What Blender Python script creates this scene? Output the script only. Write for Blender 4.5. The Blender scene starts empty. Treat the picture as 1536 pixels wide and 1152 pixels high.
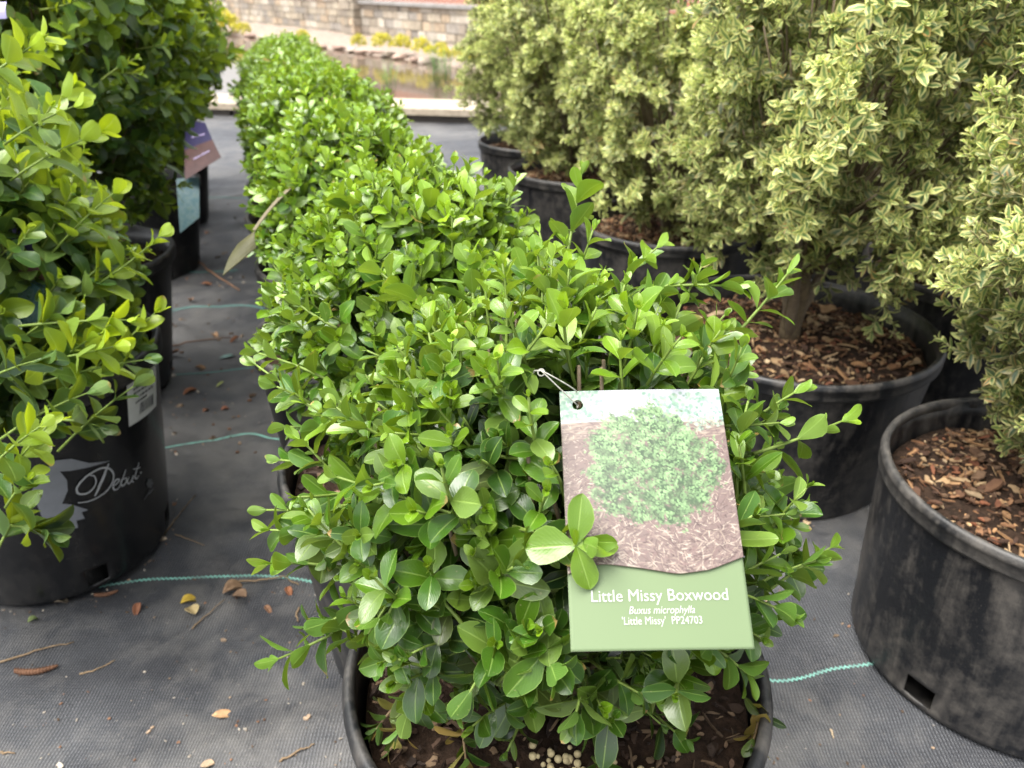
import bpy, bmesh, math, random
import numpy as np
from mathutils import Vector
C = bpy.context.scene.collection
R = math.radians
# ------------------------------------------------------------------ camera, sky, sun, exposure
F, PITCH, EYE = 1154.0, R(28), 0.64
cam_d = bpy.data.cameras.new('camera'); cam = bpy.data.objects.new('camera', cam_d); C.objects.link(cam)
cam.location = (0, 0, EYE); cam.rotation_euler = (R(90) - PITCH, 0, 0)
cam_d.sensor_width = 36; cam_d.lens = 36 * F / 1536; cam_d.clip_start = 0.02; cam_d.clip_end = 300
cam_d.dof.use_dof = True; cam_d.dof.focus_distance = 0.405; cam_d.dof.aperture_fstop = 13
bpy.context.scene.camera = cam
SUN = Vector((-0.36, -0.16, 1.0)).normalized()
w = bpy.data.worlds.new("World"); bpy.context.scene.world = w; w.use_nodes = True
nt = w.node_tree; bg = nt.nodes['Background']
sky = nt.nodes.new('ShaderNodeTexSky'); sky.sky_type = 'NISHITA'; sky.sun_disc = False
sky.sun_elevation = math.asin(SUN.z); sky.sun_rotation = math.atan2(SUN.x, SUN.y)
sky.air_density = 1.0; sky.dust_density = 5.0; sky.ozone_density = 1.0
hs = nt.nodes.new('ShaderNodeHueSaturation'); hs.inputs['Saturation'].default_value = 0.22
nt.links.new(sky.outputs[0], hs.inputs['Color']); nt.links.new(hs.outputs[0], bg.inputs['Color'])
bg.inputs['Strength'].default_value = 0.15
sl = bpy.data.lights.new('sun', 'SUN'); sl.energy = 1.9; sl.angle = R(48); sl.color = (1, .96, .88)
so = bpy.data.objects.new('sun', sl); C.objects.link(so); so.rotation_euler = SUN.to_track_quat('Z', 'Y').to_euler()
vs = bpy.context.scene.view_settings
vs.view_transform = 'Standard'; vs.look = 'None'; vs.exposure = 1.78; vs.gamma = 1
cy = bpy.context.scene.cycles
cy.max_bounces = 8; cy.transmission_bounces = 6; cy.diffuse_bounces = 4; cy.glossy_bounces = 3

def ray(px, py):
    x = (px - 768) / F; y = (576 - py) / F
    return Vector((x, math.cos(PITCH) + y * math.sin(PITCH), -math.sin(PITCH) + y * math.cos(PITCH)))
def G(px, py, h=0.0):                       # point at height h seen at a photo pixel
    r = ray(px, py); t = (h - EYE) / r.z
    return Vector((r.x * t, r.y * t, h))
def S(px, py, d):                           # point at camera depth d
    return Vector((0, 0, EYE)) + ray(px, py) * d

# ------------------------------------------------------------------ helpers
class MB:
    def __init__(s): s.v = []; s.f = []; s.n = 0; s.uv = []; s.col = []; s.any = False
    def add(s, verts, faces, uv=None, col=None):
        verts = np.asarray(verts, float).reshape(-1, 3); k = len(verts)
        s.v.append(verts); s.f.append([tuple(int(i) + s.n for i in f) for f in faces] if not isinstance(faces, np.ndarray) else faces + s.n)
        s.uv.append(np.zeros((k, 2)) if uv is None else np.asarray(uv, float).reshape(-1, 2))
        c = np.ones((k, 4)) * .5 if col is None else np.asarray(col, float)
        if c.ndim == 1: c = np.tile(c, (k, 1))
        s.col.append(c); s.n += k
    def mesh(s, name, smooth=True):
        v = np.concatenate(s.v); me = bpy.data.meshes.new(name)
        faces = []; loops = []; tot = []
        for f in s.f:
            if isinstance(f, np.ndarray):
                loops.append(f.reshape(-1)); tot.append(np.full(len(f), f.shape[1]))
            elif f:
                loops.append(np.concatenate([np.array(q) for q in f])); tot.append(np.array([len(q) for q in f]))
        loops = np.concatenate(loops).astype(np.int32); tot = np.concatenate(tot).astype(np.int32)
        me.vertices.add(len(v)); me.vertices.foreach_set('co', v.astype(np.float32).ravel())
        me.loops.add(len(loops)); me.loops.foreach_set('vertex_index', loops)
        me.polygons.add(len(tot)); st = np.concatenate([[0], np.cumsum(tot)[:-1]]).astype(np.int32)
        me.polygons.foreach_set('loop_start', st); me.polygons.foreach_set('loop_total', tot)
        me.update(calc_edges=True)
        uvs = np.concatenate(s.uv); l = me.uv_layers.new(name='UVMap'); l.data.foreach_set('uv', uvs[loops].astype(np.float32).ravel())
        ca = me.color_attributes.new('tint', 'FLOAT_COLOR', 'POINT'); ca.data.foreach_set('color', np.concatenate(s.col).astype(np.float32).ravel())
        me.polygons.foreach_set('use_smooth', np.full(len(tot), smooth)); me.validate(); return me
def link(name, me, m=None, parent=None):
    o = bpy.data.objects.new(name, me); C.objects.link(o)
    if m: me.materials.append(m)
    if parent: o.parent = parent
    return o
def tag(o, label=None, cat=None, group=None, kind=None):
    for k, x in (('label', label), ('category', cat), ('group', group), ('kind', kind)):
        if x: o[k] = x
    return o
def empty(name, loc, label, cat, group=None, rz=0):
    o = bpy.data.objects.new(name, None); C.objects.link(o); o.location = loc; o.rotation_euler.z = rz
    o.empty_display_size = .05
    return tag(o, label, cat, group)

def basis(d):
    d = d / (np.linalg.norm(d) + 1e-12); a = np.array([0, 0, 1.]) if abs(d[2]) < .9 else np.array([1., 0, 0])
    s = np.cross(d, a); s /= np.linalg.norm(s); return d, s, np.cross(s, d)
def tube(mb, pts, r0, r1=None, n=5, col=None):
    pts = np.asarray([list(p) for p in pts], float); m = len(pts); r1 = r0 if r1 is None else r1
    rr = np.linspace(r0, r1, m); tg = np.gradient(pts, axis=0); vs_ = []
    ang = np.arange(n) / n * 2 * np.pi; _, s, u = basis(tg[0])
    for i in range(m):
        d = tg[i] / (np.linalg.norm(tg[i]) + 1e-12); s = s - d * s.dot(d); s /= np.linalg.norm(s); u = np.cross(s, d)
        vs_.append(pts[i] + rr[i] * (np.cos(ang)[:, None] * s + np.sin(ang)[:, None] * u))
    v = np.concatenate(vs_); f = []
    for i in range(m - 1):
        for j in range(n): k = (j + 1) % n; f.append((i * n + j, (i + 1) * n + j, (i + 1) * n + k, i * n + k))
    f.append(tuple(range(n))); f.append(tuple((m - 1) * n + j for j in reversed(range(n))))
    mb.add(v, f, col=col)
def vnoise(p, seed=0):                       # cheap smooth pseudo-noise
    rs = np.random.RandomState(seed); o = np.zeros(p.shape[:-1])
    for k in range(6):
        k_ = rs.normal(size=p.shape[-1]); o += np.sin(p @ k_ * 1.3 + rs.rand() * 6.28)
    return o / 3.0

# ------------------------------------------------------------------ node materials
class NM:
    def __init__(s, name):
        s.m = bpy.data.materials.new(name); s.m.use_nodes = True; s.t = s.m.node_tree
        s.p = s.t.nodes['Principled BSDF']; s.out = s.t.nodes['Material Output']
    def n(s, typ, **kw):
        nd = s.t.nodes.new('ShaderNode' + typ)
        for k, x in kw.items():
            if hasattr(nd, k): setattr(nd, k, x)
            else: nd.inputs[k].default_value = x
        return nd
    def l(s, a, b): s.t.links.new(a, b)
    def math(s, op, a, b=None, c=None):
        nd = s.n('Math', operation=op)
        for i, x in enumerate((a, b, c)):
            if x is None: continue
            if isinstance(x, (int, float)): nd.inputs[i].default_value = x
            else: s.l(x, nd.inputs[i])
        return nd.outputs[0]
    def mix(s, f, a, b, mode='MIX'):
        nd = s.n('Mix', data_type='RGBA', blend_type=mode)
        for i, x in ((0, f), (6, a), (7, b)):
            if isinstance(x, (int, float)): nd.inputs[i].default_value = x
            elif isinstance(x, tuple): nd.inputs[i].default_value = (*x, 1) if len(x) == 3 else x
            else: s.l(x, nd.inputs[i])
        return nd.outputs[2]
    def ramp(s, f, stops):
        nd = s.n('ValToRGB'); e = nd.color_ramp.elements
        while len(e) < len(stops): e.new(.5)
        for q, (p, c) in zip(e, stops): q.position = p; q.color = (*c, 1) if len(c) == 3 else c
        s.l(f, nd.inputs[0]); return nd.outputs[0]
    def noise(s, scale, detail=4, rough=.6, vec=None, dist=0.0, col=False):
        nd = s.n('TexNoise', Scale=scale, Detail=detail, Roughness=rough, Distortion=dist)
        if vec is not None: s.l(vec, nd.inputs['Vector'])
        return nd.outputs['Color' if col else 'Fac']
    def obj(s): return s.n('TexCoord').outputs['Object']
    def bump(s, h, strength=.3, dist=.001, to=None):
        b = s.n('Bump', Strength=strength, Distance=dist); s.l(h, b.inputs['Height'])
        s.l(b.outputs[0], (to or s.p).inputs['Normal']); return b.outputs[0]
    def set(s, **kw):
        for k, x in kw.items():
            k = k.replace('_', ' ')
            if isinstance(x, tuple): x = (*x, 1) if len(x) == 3 else x
            if hasattr(x, 'is_output'): s.l(x, s.p.inputs[k])
            else: s.p.inputs[k].default_value = x
        return s

def leaf_material(name, dark, mid, bright, trans, rough=.38, variegated=False, tw=.33, spec=.5):
    m = NM(name); at = m.n('Attribute', attribute_name='tint'); sep = m.n('SeparateColor'); m.l(at.outputs['Color'], sep.inputs[0])
    age_shade, rnd, brn = sep.outputs[0], sep.outputs[1], sep.outputs[2]
    uv = m.n('UVMap'); su = m.n('SeparateXYZ'); m.l(uv.outputs[0], su.inputs[0]); U, V = su.outputs[0], su.outputs[1]
    a = m.math('ABSOLUTE', m.math('SUBTRACT', U, .5))            # 0 at the midrib, .5 at the edge
    base = m.ramp(age_shade, [(0, dark), (.45, mid), (1, bright)])
    base = m.mix(m.math('MULTIPLY', rnd, .35), base, m.mix(1.0, base, (.55, .75, .9), 'MULTIPLY'))
    base = m.mix(m.math('MULTIPLY', m.math('GREATER_THAN', rnd, .78), .08), base, (.9, 1, .3), 'SCREEN') if not variegated else base
    if variegated:
        v = m.n('CombineXYZ'); m.l(m.math('MULTIPLY', a, 2), v.inputs[0]); m.l(V, v.inputs[1]); m.l(m.math('MULTIPLY', rnd, 37), v.inputs[2])
        nz = m.noise(3.2, 2, .5, v.outputs[0])
        e = m.math('ADD', m.math('MULTIPLY', a, 1.9), m.math('MULTIPLY', m.math('SUBTRACT', nz, .5), .8))
        e = m.math('ADD', e, m.math('MULTIPLY', m.math('SUBTRACT', V, .5), .35))
        msk = m.ramp(e, [(.34, (0, 0, 0)), (.52, (1, 1, 1))])
        cream = m.ramp(age_shade, [(0, (.22, .19, .08)), (.4, (.64, .61, .25)), (.85, (.88, .86, .33))])  # low end darkens and browns the cream to paint shade inside the crown
        cream = m.mix(brn, cream, (.40, .24, .09))
        base = m.mix(msk, base, cream)
    else:
        nz = m.noise(70, 3, .6, m.obj())
        base = m.mix(m.math('MULTIPLY', nz, .5), base, m.mix(1.0, base, (.62, .72, .62), 'MULTIPLY'))
        edge = m.ramp(a, [(.455, (0, 0, 0)), (.50, (1, 1, 1))])
        rib = m.ramp(a, [(.012, (1, 1, 1)), (.045, (0, 0, 0))])
        lite = m.mix(.5, base, (.34, .48, .12))
        base = m.mix(m.math('MULTIPLY', rib, .65), base, lite)
        base = m.mix(m.math('MULTIPLY', edge, .6), base, lite)
        base = m.mix(m.math('MULTIPLY', brn, .9), base, (.30, .20, .06))
        tipf = m.math('MULTIPLY', m.math('GREATER_THAN', V, m.math('ADD', m.math('MULTIPLY', m.noise(900, 2, .5, m.obj()), .3), .74)), m.math('GREATER_THAN', m.math('FRACT', m.math('MULTIPLY', rnd, 17.3)), .955))
        base = m.mix(m.math('MULTIPLY', tipf, .8), base, (.32, .20, .07))
        spots = m.ramp(m.noise(420, 1, .5, m.obj()), [(.74, (0, 0, 0)), (.78, (1, 1, 1))])
        base = m.mix(m.math('MULTIPLY', spots, .45), base, (.30, .28, .12))
    base = m.mix(1.0, base, m.ramp(m.math('FRACT', m.math('MULTIPLY', rnd, 7.7)), [(0, (.78, .78, .82)), (1, (1.15, 1.15, 1.08))]), 'MULTIPLY')
    geo = m.n('NewGeometry')
    under = m.mix(.35, m.mix(.35, base, (.22, .36, .10)), base)
    base = m.mix(geo.outputs['Backfacing'], base, under)
    m.set(Base_Color=base, Roughness=rough)
    m.p.inputs['Specular IOR Level'].default_value = spec
    w2 = m.math('MULTIPLY', m.math('SINE', m.math('ADD', m.math('MULTIPLY', V, 60), m.math('MULTIPLY', a, -55))), .10)
    hgt = m.math('ADD', m.math('MULTIPLY', m.ramp(a, [(0, (0, 0, 0)), (.06, (1, 1, 1))]), 1.0), w2)
    hgt = m.math('ADD', hgt, m.math('MULTIPLY', m.noise(260, 2, .5, m.obj()), 1.2))
    m.bump(hgt, .35, .0004)
    tr = m.n('BsdfTranslucent'); tc = m.mix(.55, base, trans, 'MIX'); tc = m.mix(age_shade, m.mix(1.0, tc, (.45, .5, .4), 'MULTIPLY'), tc); m.l(tc, tr.inputs[0])
    ms = m.n('MixShader'); ms.inputs[0].default_value = tw
    m.l(m.p.outputs[0], ms.inputs[1]); m.l(tr.outputs[0], ms.inputs[2]); m.l(ms.outputs[0], m.out.inputs[0])
    return m.m
M = {}
M['leaf'] = leaf_material('boxwood_leaf', (.004, .015, .005), (.045, .120, .008), (.245, .38, .014), (.42, .55, .012), rough=.32, spec=.6, tw=.27)  # near-black first tone: old leaves, with crown-interior shade put into the colour
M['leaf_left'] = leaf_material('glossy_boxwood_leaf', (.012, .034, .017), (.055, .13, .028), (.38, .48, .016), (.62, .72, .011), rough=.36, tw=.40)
M['leaf_var'] = leaf_material('variegated_leaf', (.03, .065, .028), (.10, .20, .07), (.24, .39, .13), (.8, .85, .3), rough=.5, variegated=True, tw=.42)
M['leaf_yellow'] = leaf_material('yellow_leaf', (.35, .30, .02), (.60, .48, .02), (.75, .62, .03), (.7, .6, .02), rough=.5)
def simple(name, col, rough=.5, spec=.5, nscale=None, namt=.3, bump=0, bdist=.001, var=None):
    m = NM(name); c = col
    if nscale:
        nz = m.noise(nscale, 5, .65, m.obj()); d = tuple(x * (1 - namt) for x in col) if var is None else var
        c = m.mix(m.ramp(nz, [(.35, (0, 0, 0)), (.65, (1, 1, 1))]), col, d)
        if bump: m.bump(nz, bump, bdist)
    m.set(Base_Color=c, Roughness=rough); m.p.inputs['Specular IOR Level'].default_value = spec
    return m.m
def tinted(name, rough=.8, spec=.3, nscale=120, bump=.5, bdist=.001, sub=0):   # colour comes from the per-piece tint
    m = NM(name); at = m.n('Attribute', attribute_name='tint'); nz = m.noise(nscale, 5, .65, m.obj())
    c = m.mix(m.ramp(nz, [(.3, (0, 0, 0)), (.7, (1, 1, 1))]), at.outputs['Color'], m.mix(1.0, at.outputs['Color'], (.55, .52, .5), 'MULTIPLY'))
    m.set(Base_Color=c, Roughness=rough); m.p.inputs['Specular IOR Level'].default_value = spec
    if bump: m.bump(nz, bump, bdist)
    return m.m
M['tint'] = tinted('natural_tint'); M['print'] = None
M['stem'] = tinted('green_stem', .6, .4, 200, .2, .0005)
M['bark'] = simple('stem_bark', (.16, .12, .07), .85, .3, 90, .5, .6, .002)
M['soil'] = simple('potting_soil', (.035, .02, .012), .95, .2, 160, .6, 1.0, .004)
def pot_material(name, dust, base=(.0055, .006, .0072), rough=.33, seed=0.0):
    m = NM(name); ob = m.obj(); mp = m.n('Mapping'); m.l(ob, mp.inputs[0]); mp.inputs['Location'].default_value = (seed, seed, 0)
    st = m.n('Mapping'); m.l(mp.outputs[0], st.inputs[0]); st.inputs['Scale'].default_value = (1, 1, .45); st.inputs['Rotation'].default_value = (.5, .7, .2)
    n1 = m.noise(9, 7, .72, st.outputs[0], 1.3); n2 = m.noise(70, 4, .7, mp.outputs[0]); n3 = m.noise(420, 2, .5, mp.outputs[0])
    s2 = m.n('Mapping'); m.l(mp.outputs[0], s2.inputs[0]); s2.inputs['Rotation'].default_value = (.9, .3, .6); s2.inputs['Scale'].default_value = (1, 1, .12)
    n4 = m.noise(38, 5, .75, s2.outputs[0], .8)
    f = m.math('ADD', m.math('ADD', m.math('MULTIPLY', n1, .55), m.math('MULTIPLY', n2, .22)), m.math('MULTIPLY', n4, .33))
    k = m.ramp(f, [(.51 - .03 * dust, (0, 0, 0)), (.64, (1, 1, 1))])
    sp = m.ramp(n3, [(.69, (0, 0, 0)), (.74, (1, 1, 1))])
    spx = m.math('MULTIPLY', sp, .35 * min(1, dust + .3))
    k2 = m.math('MAXIMUM', m.math('MULTIPLY', k, .8 * dust), spx)
    dustc = m.mix(n2, (.06, .057, .054), (.21, .185, .155))
    m.set(Base_Color=m.mix(k2, base, dustc), Roughness=m.math('ADD', m.math('MULTIPLY', k, .35 * min(dust, 1)), rough))
    m.bump(m.math('ADD', n2, n1), .25, .0015)
    return m.m
M['pot'] = pot_material('black_pot_plastic', .35, rough=.36); M['pot_dusty'] = pot_material('dusty_black_pot', .50, base=(.0055, .006, .0075), rough=.38, seed=3.1)
M['pot_clean'] = pot_material('glossy_black_pot', .12, base=(.0065, .007, .008), rough=.22, seed=7)
M['rim'] = pot_material('scuffed_pot_rim', .55, base=(.007, .0075, .0085), rough=.46, seed=1.7)

# ------------------------------------------------------------------ leaves and shoots
def leaf_template(nu, nv, kind):
    if kind == 'box':   vt = [0, .07, .2, .38, .56, .74, .88, .96, 1]; wt = [.08, .24, .56, .88, 1, .92, .64, .32, .02]
    else:               vt = [0, .08, .25, .45, .65, .82, .94, 1]; wt = [.14, .36, .80, 1, .90, .60, .26, .02]
    if nv >= 7: V = np.array([0, .07, .2, .38, .56, .74, .88, .96, 1.0])
    elif nv == 4: V = np.array([0, .16, .5, .82, 1.0])
    else: V = np.array([0, .3, .72, 1.0])
    W = np.interp(V, vt, wt); U = np.linspace(-1, 1, nu + 1)
    uu, vv = np.meshgrid(U, V); ww = np.repeat(W[:, None], nu + 1, 1)
    n = nu + 1; f = [(i * n + j, i * n + j + 1, (i + 1) * n + j + 1, (i + 1) * n + j) for i in range(len(V) - 1) for j in range(nu)]
    return uu.ravel(), vv.ravel(), ww.ravel(), np.array(f)
class Leaves:
    def __init__(s, nu=4, nv=8, kind='box'): s.t = leaf_template(nu, nv, kind); s.L = []
    def add(s, p, d, n, L, W, cup, arch, age_shade, rnd, brn=0, twist=0): s.L.append((*p, *d, *n, L, W, cup, arch, age_shade, rnd, brn, twist))
    def build(s, mb):
        if not s.L: return
        A = np.array(s.L); uu, vv, ww, f = s.t; k = len(uu); m = len(A)
        p, d, n = A[:, 0:3], A[:, 3:6], A[:, 6:9]; L, W, cup, arch, age_shade, rnd, brn, tw = A[:, 9:].T
        sd = np.cross(d, n)
        x = uu[None] * ww[None] * W[:, None] / 2
        # slight asymmetry so that no two leaves have one outline
        x = x * (1 + .13 * np.sin(vv[None] * 5 + rnd[:, None] * 40) * np.sign(uu[None]))
        y = vv[None] * L[:, None]
        z = cup[:, None] * W[:, None] * np.abs(uu[None]) ** 1.5 * ww[None] - arch[:, None] * L[:, None] * vv[None] ** 2 + .25 * np.abs(arch[:, None]) * L[:, None] * np.sin(vv[None] * 3.14)
        z = z + tw[:, None] * x * vv[None] + .035 * W[:, None] * np.sin(vv[None] * 9 + rnd[:, None] * 30) * uu[None]
        P = p[:, None] + x[..., None] * sd[:, None] + y[..., None] * d[:, None] + z[..., None] * n[:, None]
        F_ = (f[None] + (np.arange(m) * k)[:, None, None]).reshape(-1, 4)
        uv = np.stack([np.tile(uu * .5 + .5, m), np.tile(vv, m)], 1)
        col = np.repeat(np.stack([age_shade, rnd, brn, np.ones(m)], 1), k, 0)
        mb.add(P.reshape(-1, 3), F_, uv, col)
def nrm(v): return v / (np.linalg.norm(v) + 1e-12)
def shoot(lv, st, rs, tip, axis, n_pairs, L, W, tip_age_shade, base_age_shade, gap, bend=.25, stem_r=.0009, stem_col=(.16, .24, .04), clip=None, brown=0.0, open_=1.0, stem_n=4, tip_big=False):
    """leaf pairs along a short curved shoot that ends at tip and points along axis"""
    axis = nrm(axis); d0, s0, u0 = basis(axis); bd = nrm(s0 * rs.normal() + u0 * rs.normal()) * bend
    K = n_pairs; tt = np.linspace(0, 1, K + 1); ln = gap * K
    pts = np.array([tip - axis * ln * (1 - t) + bd * ln * (1 - t) ** 2 * .6 - np.array([0, 0, 1]) * 0 for t in tt])
    if clip is not None and clip(pts): return
    if st is not None: tube(st, pts, stem_r * 1.35, stem_r * .7, stem_n, col=(*stem_col, 1))
    ph = rs.rand() * 6.28
    for i in range(1, K + 1):
        t = tt[i]; p = pts[i]; ax = nrm(pts[i] - pts[i - 1]); _, s, u = basis(ax); ph += math.pi / 2 + rs.normal() * .25
        k = K - i
        sz = (.62 if tip_big else .40, .80, .98, 1.0)[min(k, 3)] * (1 + rs.normal() * .12)
        th0 = (.45, .72, .95, 1.12)[min(k, 3)] * open_ + rs.normal() * .16
        age_shade = base_age_shade + (tip_age_shade - base_age_shade) * max(0, 1 - k / max(2.5, K * .8)) + rs.normal() * .07
        rnd = rs.rand()
        for q in (0, 1):
            if i < K - 3 and rs.rand() < .10: continue
            r = s * math.cos(ph + q * math.pi) + u * math.sin(ph + q * math.pi); th = th0 + rs.normal() * .14
            d = ax * math.cos(th) + r * math.sin(th); n = ax * math.sin(th) - r * math.cos(th)
            rl = rs.normal() * .28; sd = np.cross(d, n); n = n * math.cos(rl) + sd * math.sin(rl)
            if clip is not None and clip(np.array([p + d * L * .5, p + d * L])): continue
            b = 1.0 if rs.rand() < brown else 0.0
            lv.add(p, d, n, L * sz * (1 + rs.normal() * .07), W * sz * (1 + rs.normal() * .11), rs.uniform(.04, .24), rs.uniform(-.08, .26), min(1, max(0, age_shade)), min(1, max(0, rnd + rs.normal() * .1)), b, rs.normal() * .15)
    # bud
    p = pts[-1]
    for q in range(2):
        r = s0 * math.cos(ph + q * 3.14) + u0 * math.sin(ph + q * 3.14); th = .16; ax = axis
        lv.add(p, ax * math.cos(th) + r * math.sin(th), ax * math.sin(th) - r * math.cos(th), L * .28, W * .25, .2, -.1, min(1, tip_age_shade + .15), .5, 0, 0)

def crown(rs, lv, st, cen, rad, n_out, n_in, L, W, gap, pairs, up=.55, lump=.12, low=-.55, age_shade=(.95, .35), clip=None, brown=0.0, seed=0, stem_n=4, side_age=.25, stem_col=(.16, .24, .04), inner=(.5, .85), base=None, twigs=None, ntw=0, top_cut=None, cl=False, pw=2.0):
    cen = np.array(cen, float); rad = np.array(rad, float); ga = math.pi * (3 - 5 ** .5)
    def env(w):
        k = vnoise(w * 2.6, seed + 5) * lump + vnoise(w * 6.5, seed + 9) * lump * .55
        return (1 / (np.abs(w / rad) ** pw).sum(-1) ** (1 / pw)) * (1 + k)
    for layer, n in ((1, n_out), (0, n_in)):
        if layer and cl:
            nc = n // 8
            for i in range(nc):
                z = 1 - (i + .5) / nc * (1 - low) + rs.normal() * .03; a = i * ga + rs.normal() * .25; z = max(-.98, min(1, z)); q = math.sqrt(max(0, 1 - z * z)); wc = np.array([q * math.cos(a), q * math.sin(a), z])
                rc = rs.uniform(.78, 1.10); csz = rs.uniform(.75, 1.25); ca = rs.normal() * .16; dead = brown * (12 if rs.rand() < .07 else .5); upness = .5 + .5 * z
                for j in range(8):
                    jt = rs.normal(size=3); jt -= wc * jt.dot(wc); jt *= .068 * csz; w = nrm(wc + jt); e = cen + w * env(w) * (rc - 1.5 * (jt @ jt) / .075 * .5 - abs(rs.normal()) * .02)
                    ax = nrm(w / rad * rad.mean() + jt * 7 + np.array([0, 0, up]) + rs.normal(size=3) * .15); sc = rs.uniform(.65, 1.25)
                    shoot(lv, st, rs, e, ax, rs.randint(*pairs), L * sc, W * sc * rs.uniform(.85, 1.15), age_shade[0] * (side_age + (1 - side_age) * upness) + ca - .12 * abs(rs.normal()), age_shade[1] * (.3 + .7 * upness) + ca, gap * sc, bend=.3, clip=clip, brown=min(1, dead), stem_n=stem_n, stem_col=stem_col)
            continue
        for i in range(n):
            z = 1 - (i + .5) / n * (1 - low); a = i * ga + rs.normal() * .15; z += rs.normal() * .03; z = max(-.98, min(1, z))
            q = math.sqrt(max(0, 1 - z * z)); w = np.array([q * math.cos(a), q * math.sin(a), z])
            rho = rs.uniform(.86, 1.03) if layer else rs.uniform(*inner)
            if layer and rs.rand() < .10: rho += rs.uniform(.04, .13)
            e = cen + w * env(w) * rho
            ax = nrm(w / rad * rad.mean() * .8 + np.array([0, 0, up]) + rs.normal(size=3) * .28)
            upness = .5 + .5 * z
            at = (age_shade[0] * (side_age + (1 - side_age) * upness ** 1.3)) if layer else age_shade[0] * .30 * upness * (1 if not cl else .6)  # inner shoots: older leaf tone, plus interior shade painted into the tint
            ab = age_shade[1] * (.3 + .7 * upness) if layer else .05
            at += rs.normal() * .10
            sc = rs.uniform(.8, 1.12)
            if clip is not None and clip(np.array([e])): continue
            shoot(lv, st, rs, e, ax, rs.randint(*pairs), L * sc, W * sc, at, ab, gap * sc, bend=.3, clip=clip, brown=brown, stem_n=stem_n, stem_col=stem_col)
    if twigs is not None:
        b = np.array(base, float)
        for i in range(ntw):
            a = i * ga; z = rs.uniform(low * .6, 1); q = math.sqrt(max(0, 1 - z * z)); w = np.array([q * math.cos(a), q * math.sin(a), z])
            e = cen + w * env(w) * .78; s0 = b + rs.normal(size=3) * [.008, .008, 0]
            t = np.linspace(0, 1, 7)[:, None]; m_ = (s0 + e) / 2 + np.array([0, 0, .02]) + w * [.03, .03, 0]
            pts = (1 - t) ** 2 * s0 + 2 * t * (1 - t) * m_ + t ** 2 * e + rs.normal(size=(7, 3)) * .0015
            if clip is not None and clip(pts[3:]): continue
            tube(twigs, pts, .0026, .0010, 5, col=(.17, .13, .08, 1))

# ------------------------------------------------------------------ pots
def pot_parts(root, H, rt, rb, m, mr, holes=(), rim_h=.018, seg=96, soil_dz=.03, soil_m=None, ribs=0):
    """tapering wall with real drain holes, floor, rolled rim and soil; root stands at the pot's base"""
    zs = [0, .006, .010, .034, .038, H * .3, H * .5, H * .7, H * .86, H - rim_h, H - .002]
    zs = sorted(set(round(z, 4) for z in zs)); mb = MB(); v = []
    for z in zs:
        r = rb + (rt - rb) * z / H
        if z < .005: r -= .004
        for j in range(seg):
            a = j / seg * 2 * math.pi; rr = r * (1 + .005 * math.sin(2 * a + rt * 77 + z * 9) + .003 * math.sin(5 * a + z * 14 + rt * 30) * min(1, z * 12)) + (.0012 * (math.cos(a * ribs) > .97) if ribs and .05 < z < H * .95 else 0)
            v.append((rr * math.cos(a), rr * math.sin(a), z))
    f = []
    i0 = zs.index(.01); i1 = zs.index(.034)
    for i in range(len(zs) - 1):
        for j in range(seg):
            if i0 <= i < i1 and any((j - h) % seg < 3 for h in holes): continue
            k = (j + 1) % seg; f.append((i * seg + j, i * seg + k, (i + 1) * seg + k, (i + 1) * seg + j))
    f.append(tuple(reversed(range(seg))))
    mb.add(v, f); p = link('pot', mb.mesh('pot', True), m, root)
    so_ = p.modifiers.new('thickness', 'SOLIDIFY'); so_.thickness = .0028; so_.offset = -1
    r = rt; prof = [(r - .0035, H - .010), (r - .0035, H - .001), (r - .001, H + .0012), (r + .002, H + .0005), (r + .0034, H - .0015), (r + .0042, H - .004), (r + .0048, H - .0065),
                    (r + .0038, H - .0075), (r + .0042, H - rim_h + .003), (r + .0036, H - rim_h), (r + .0012, H - rim_h), (r + .0010, H - rim_h + .004)]
    mb = MB(); v = []; n = len(prof)
    for j in range(seg):
        a = j / seg * 2 * math.pi; wob = 1 + .006 * math.sin(2 * a + rt * 40) + .003 * math.sin(5 * a + rt * 91)
        for (x, z) in prof: v.append((x * wob * math.cos(a), x * wob * math.sin(a), z + .0007 * math.sin(3 * a + rt * 50)))
    mb.add(v, [(j * n + i, ((j + 1) % seg) * n + i, ((j + 1) % seg) * n + (i + 1) % n, j * n + (i + 1) % n) for j in range(seg) for i in range(n)])
    rim = link('rim', mb.mesh('rim'), mr, p)
    # soil
    mb = MB(); rs = np.random.RandomState(int(rt * 9999)); rings = 26; sg = 72; zt = H - soil_dz; v = [(0, 0, zt + .012)]
    for i in range(1, rings + 1):
        rr = (rt - .006 - (rt - rb) * soil_dz / H) * i / rings
        for j in range(sg):
            a = j / sg * 2 * math.pi; x, y = rr * math.cos(a), rr * math.sin(a)
            v.append((x, y, zt + .012 * (1 - (i / rings) ** 2) + .003 * math.sin(x * 90 + 1) * math.cos(y * 110) + rs.normal() * .0014))
    f = [(0, 1 + j, 1 + (j + 1) % sg) for j in range(sg)]
    for i in range(rings - 1):
        for j in range(sg): a_ = 1 + i * sg; b_ = a_ + sg; k = (j + 1) % sg; f.append((a_ + j, b_ + j, b_ + k, a_ + k))
    mb.add(v, f); so2 = link('soil', mb.mesh('soil'), soil_m or M['soil'], root)
    return p, rim, so2, zt
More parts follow.
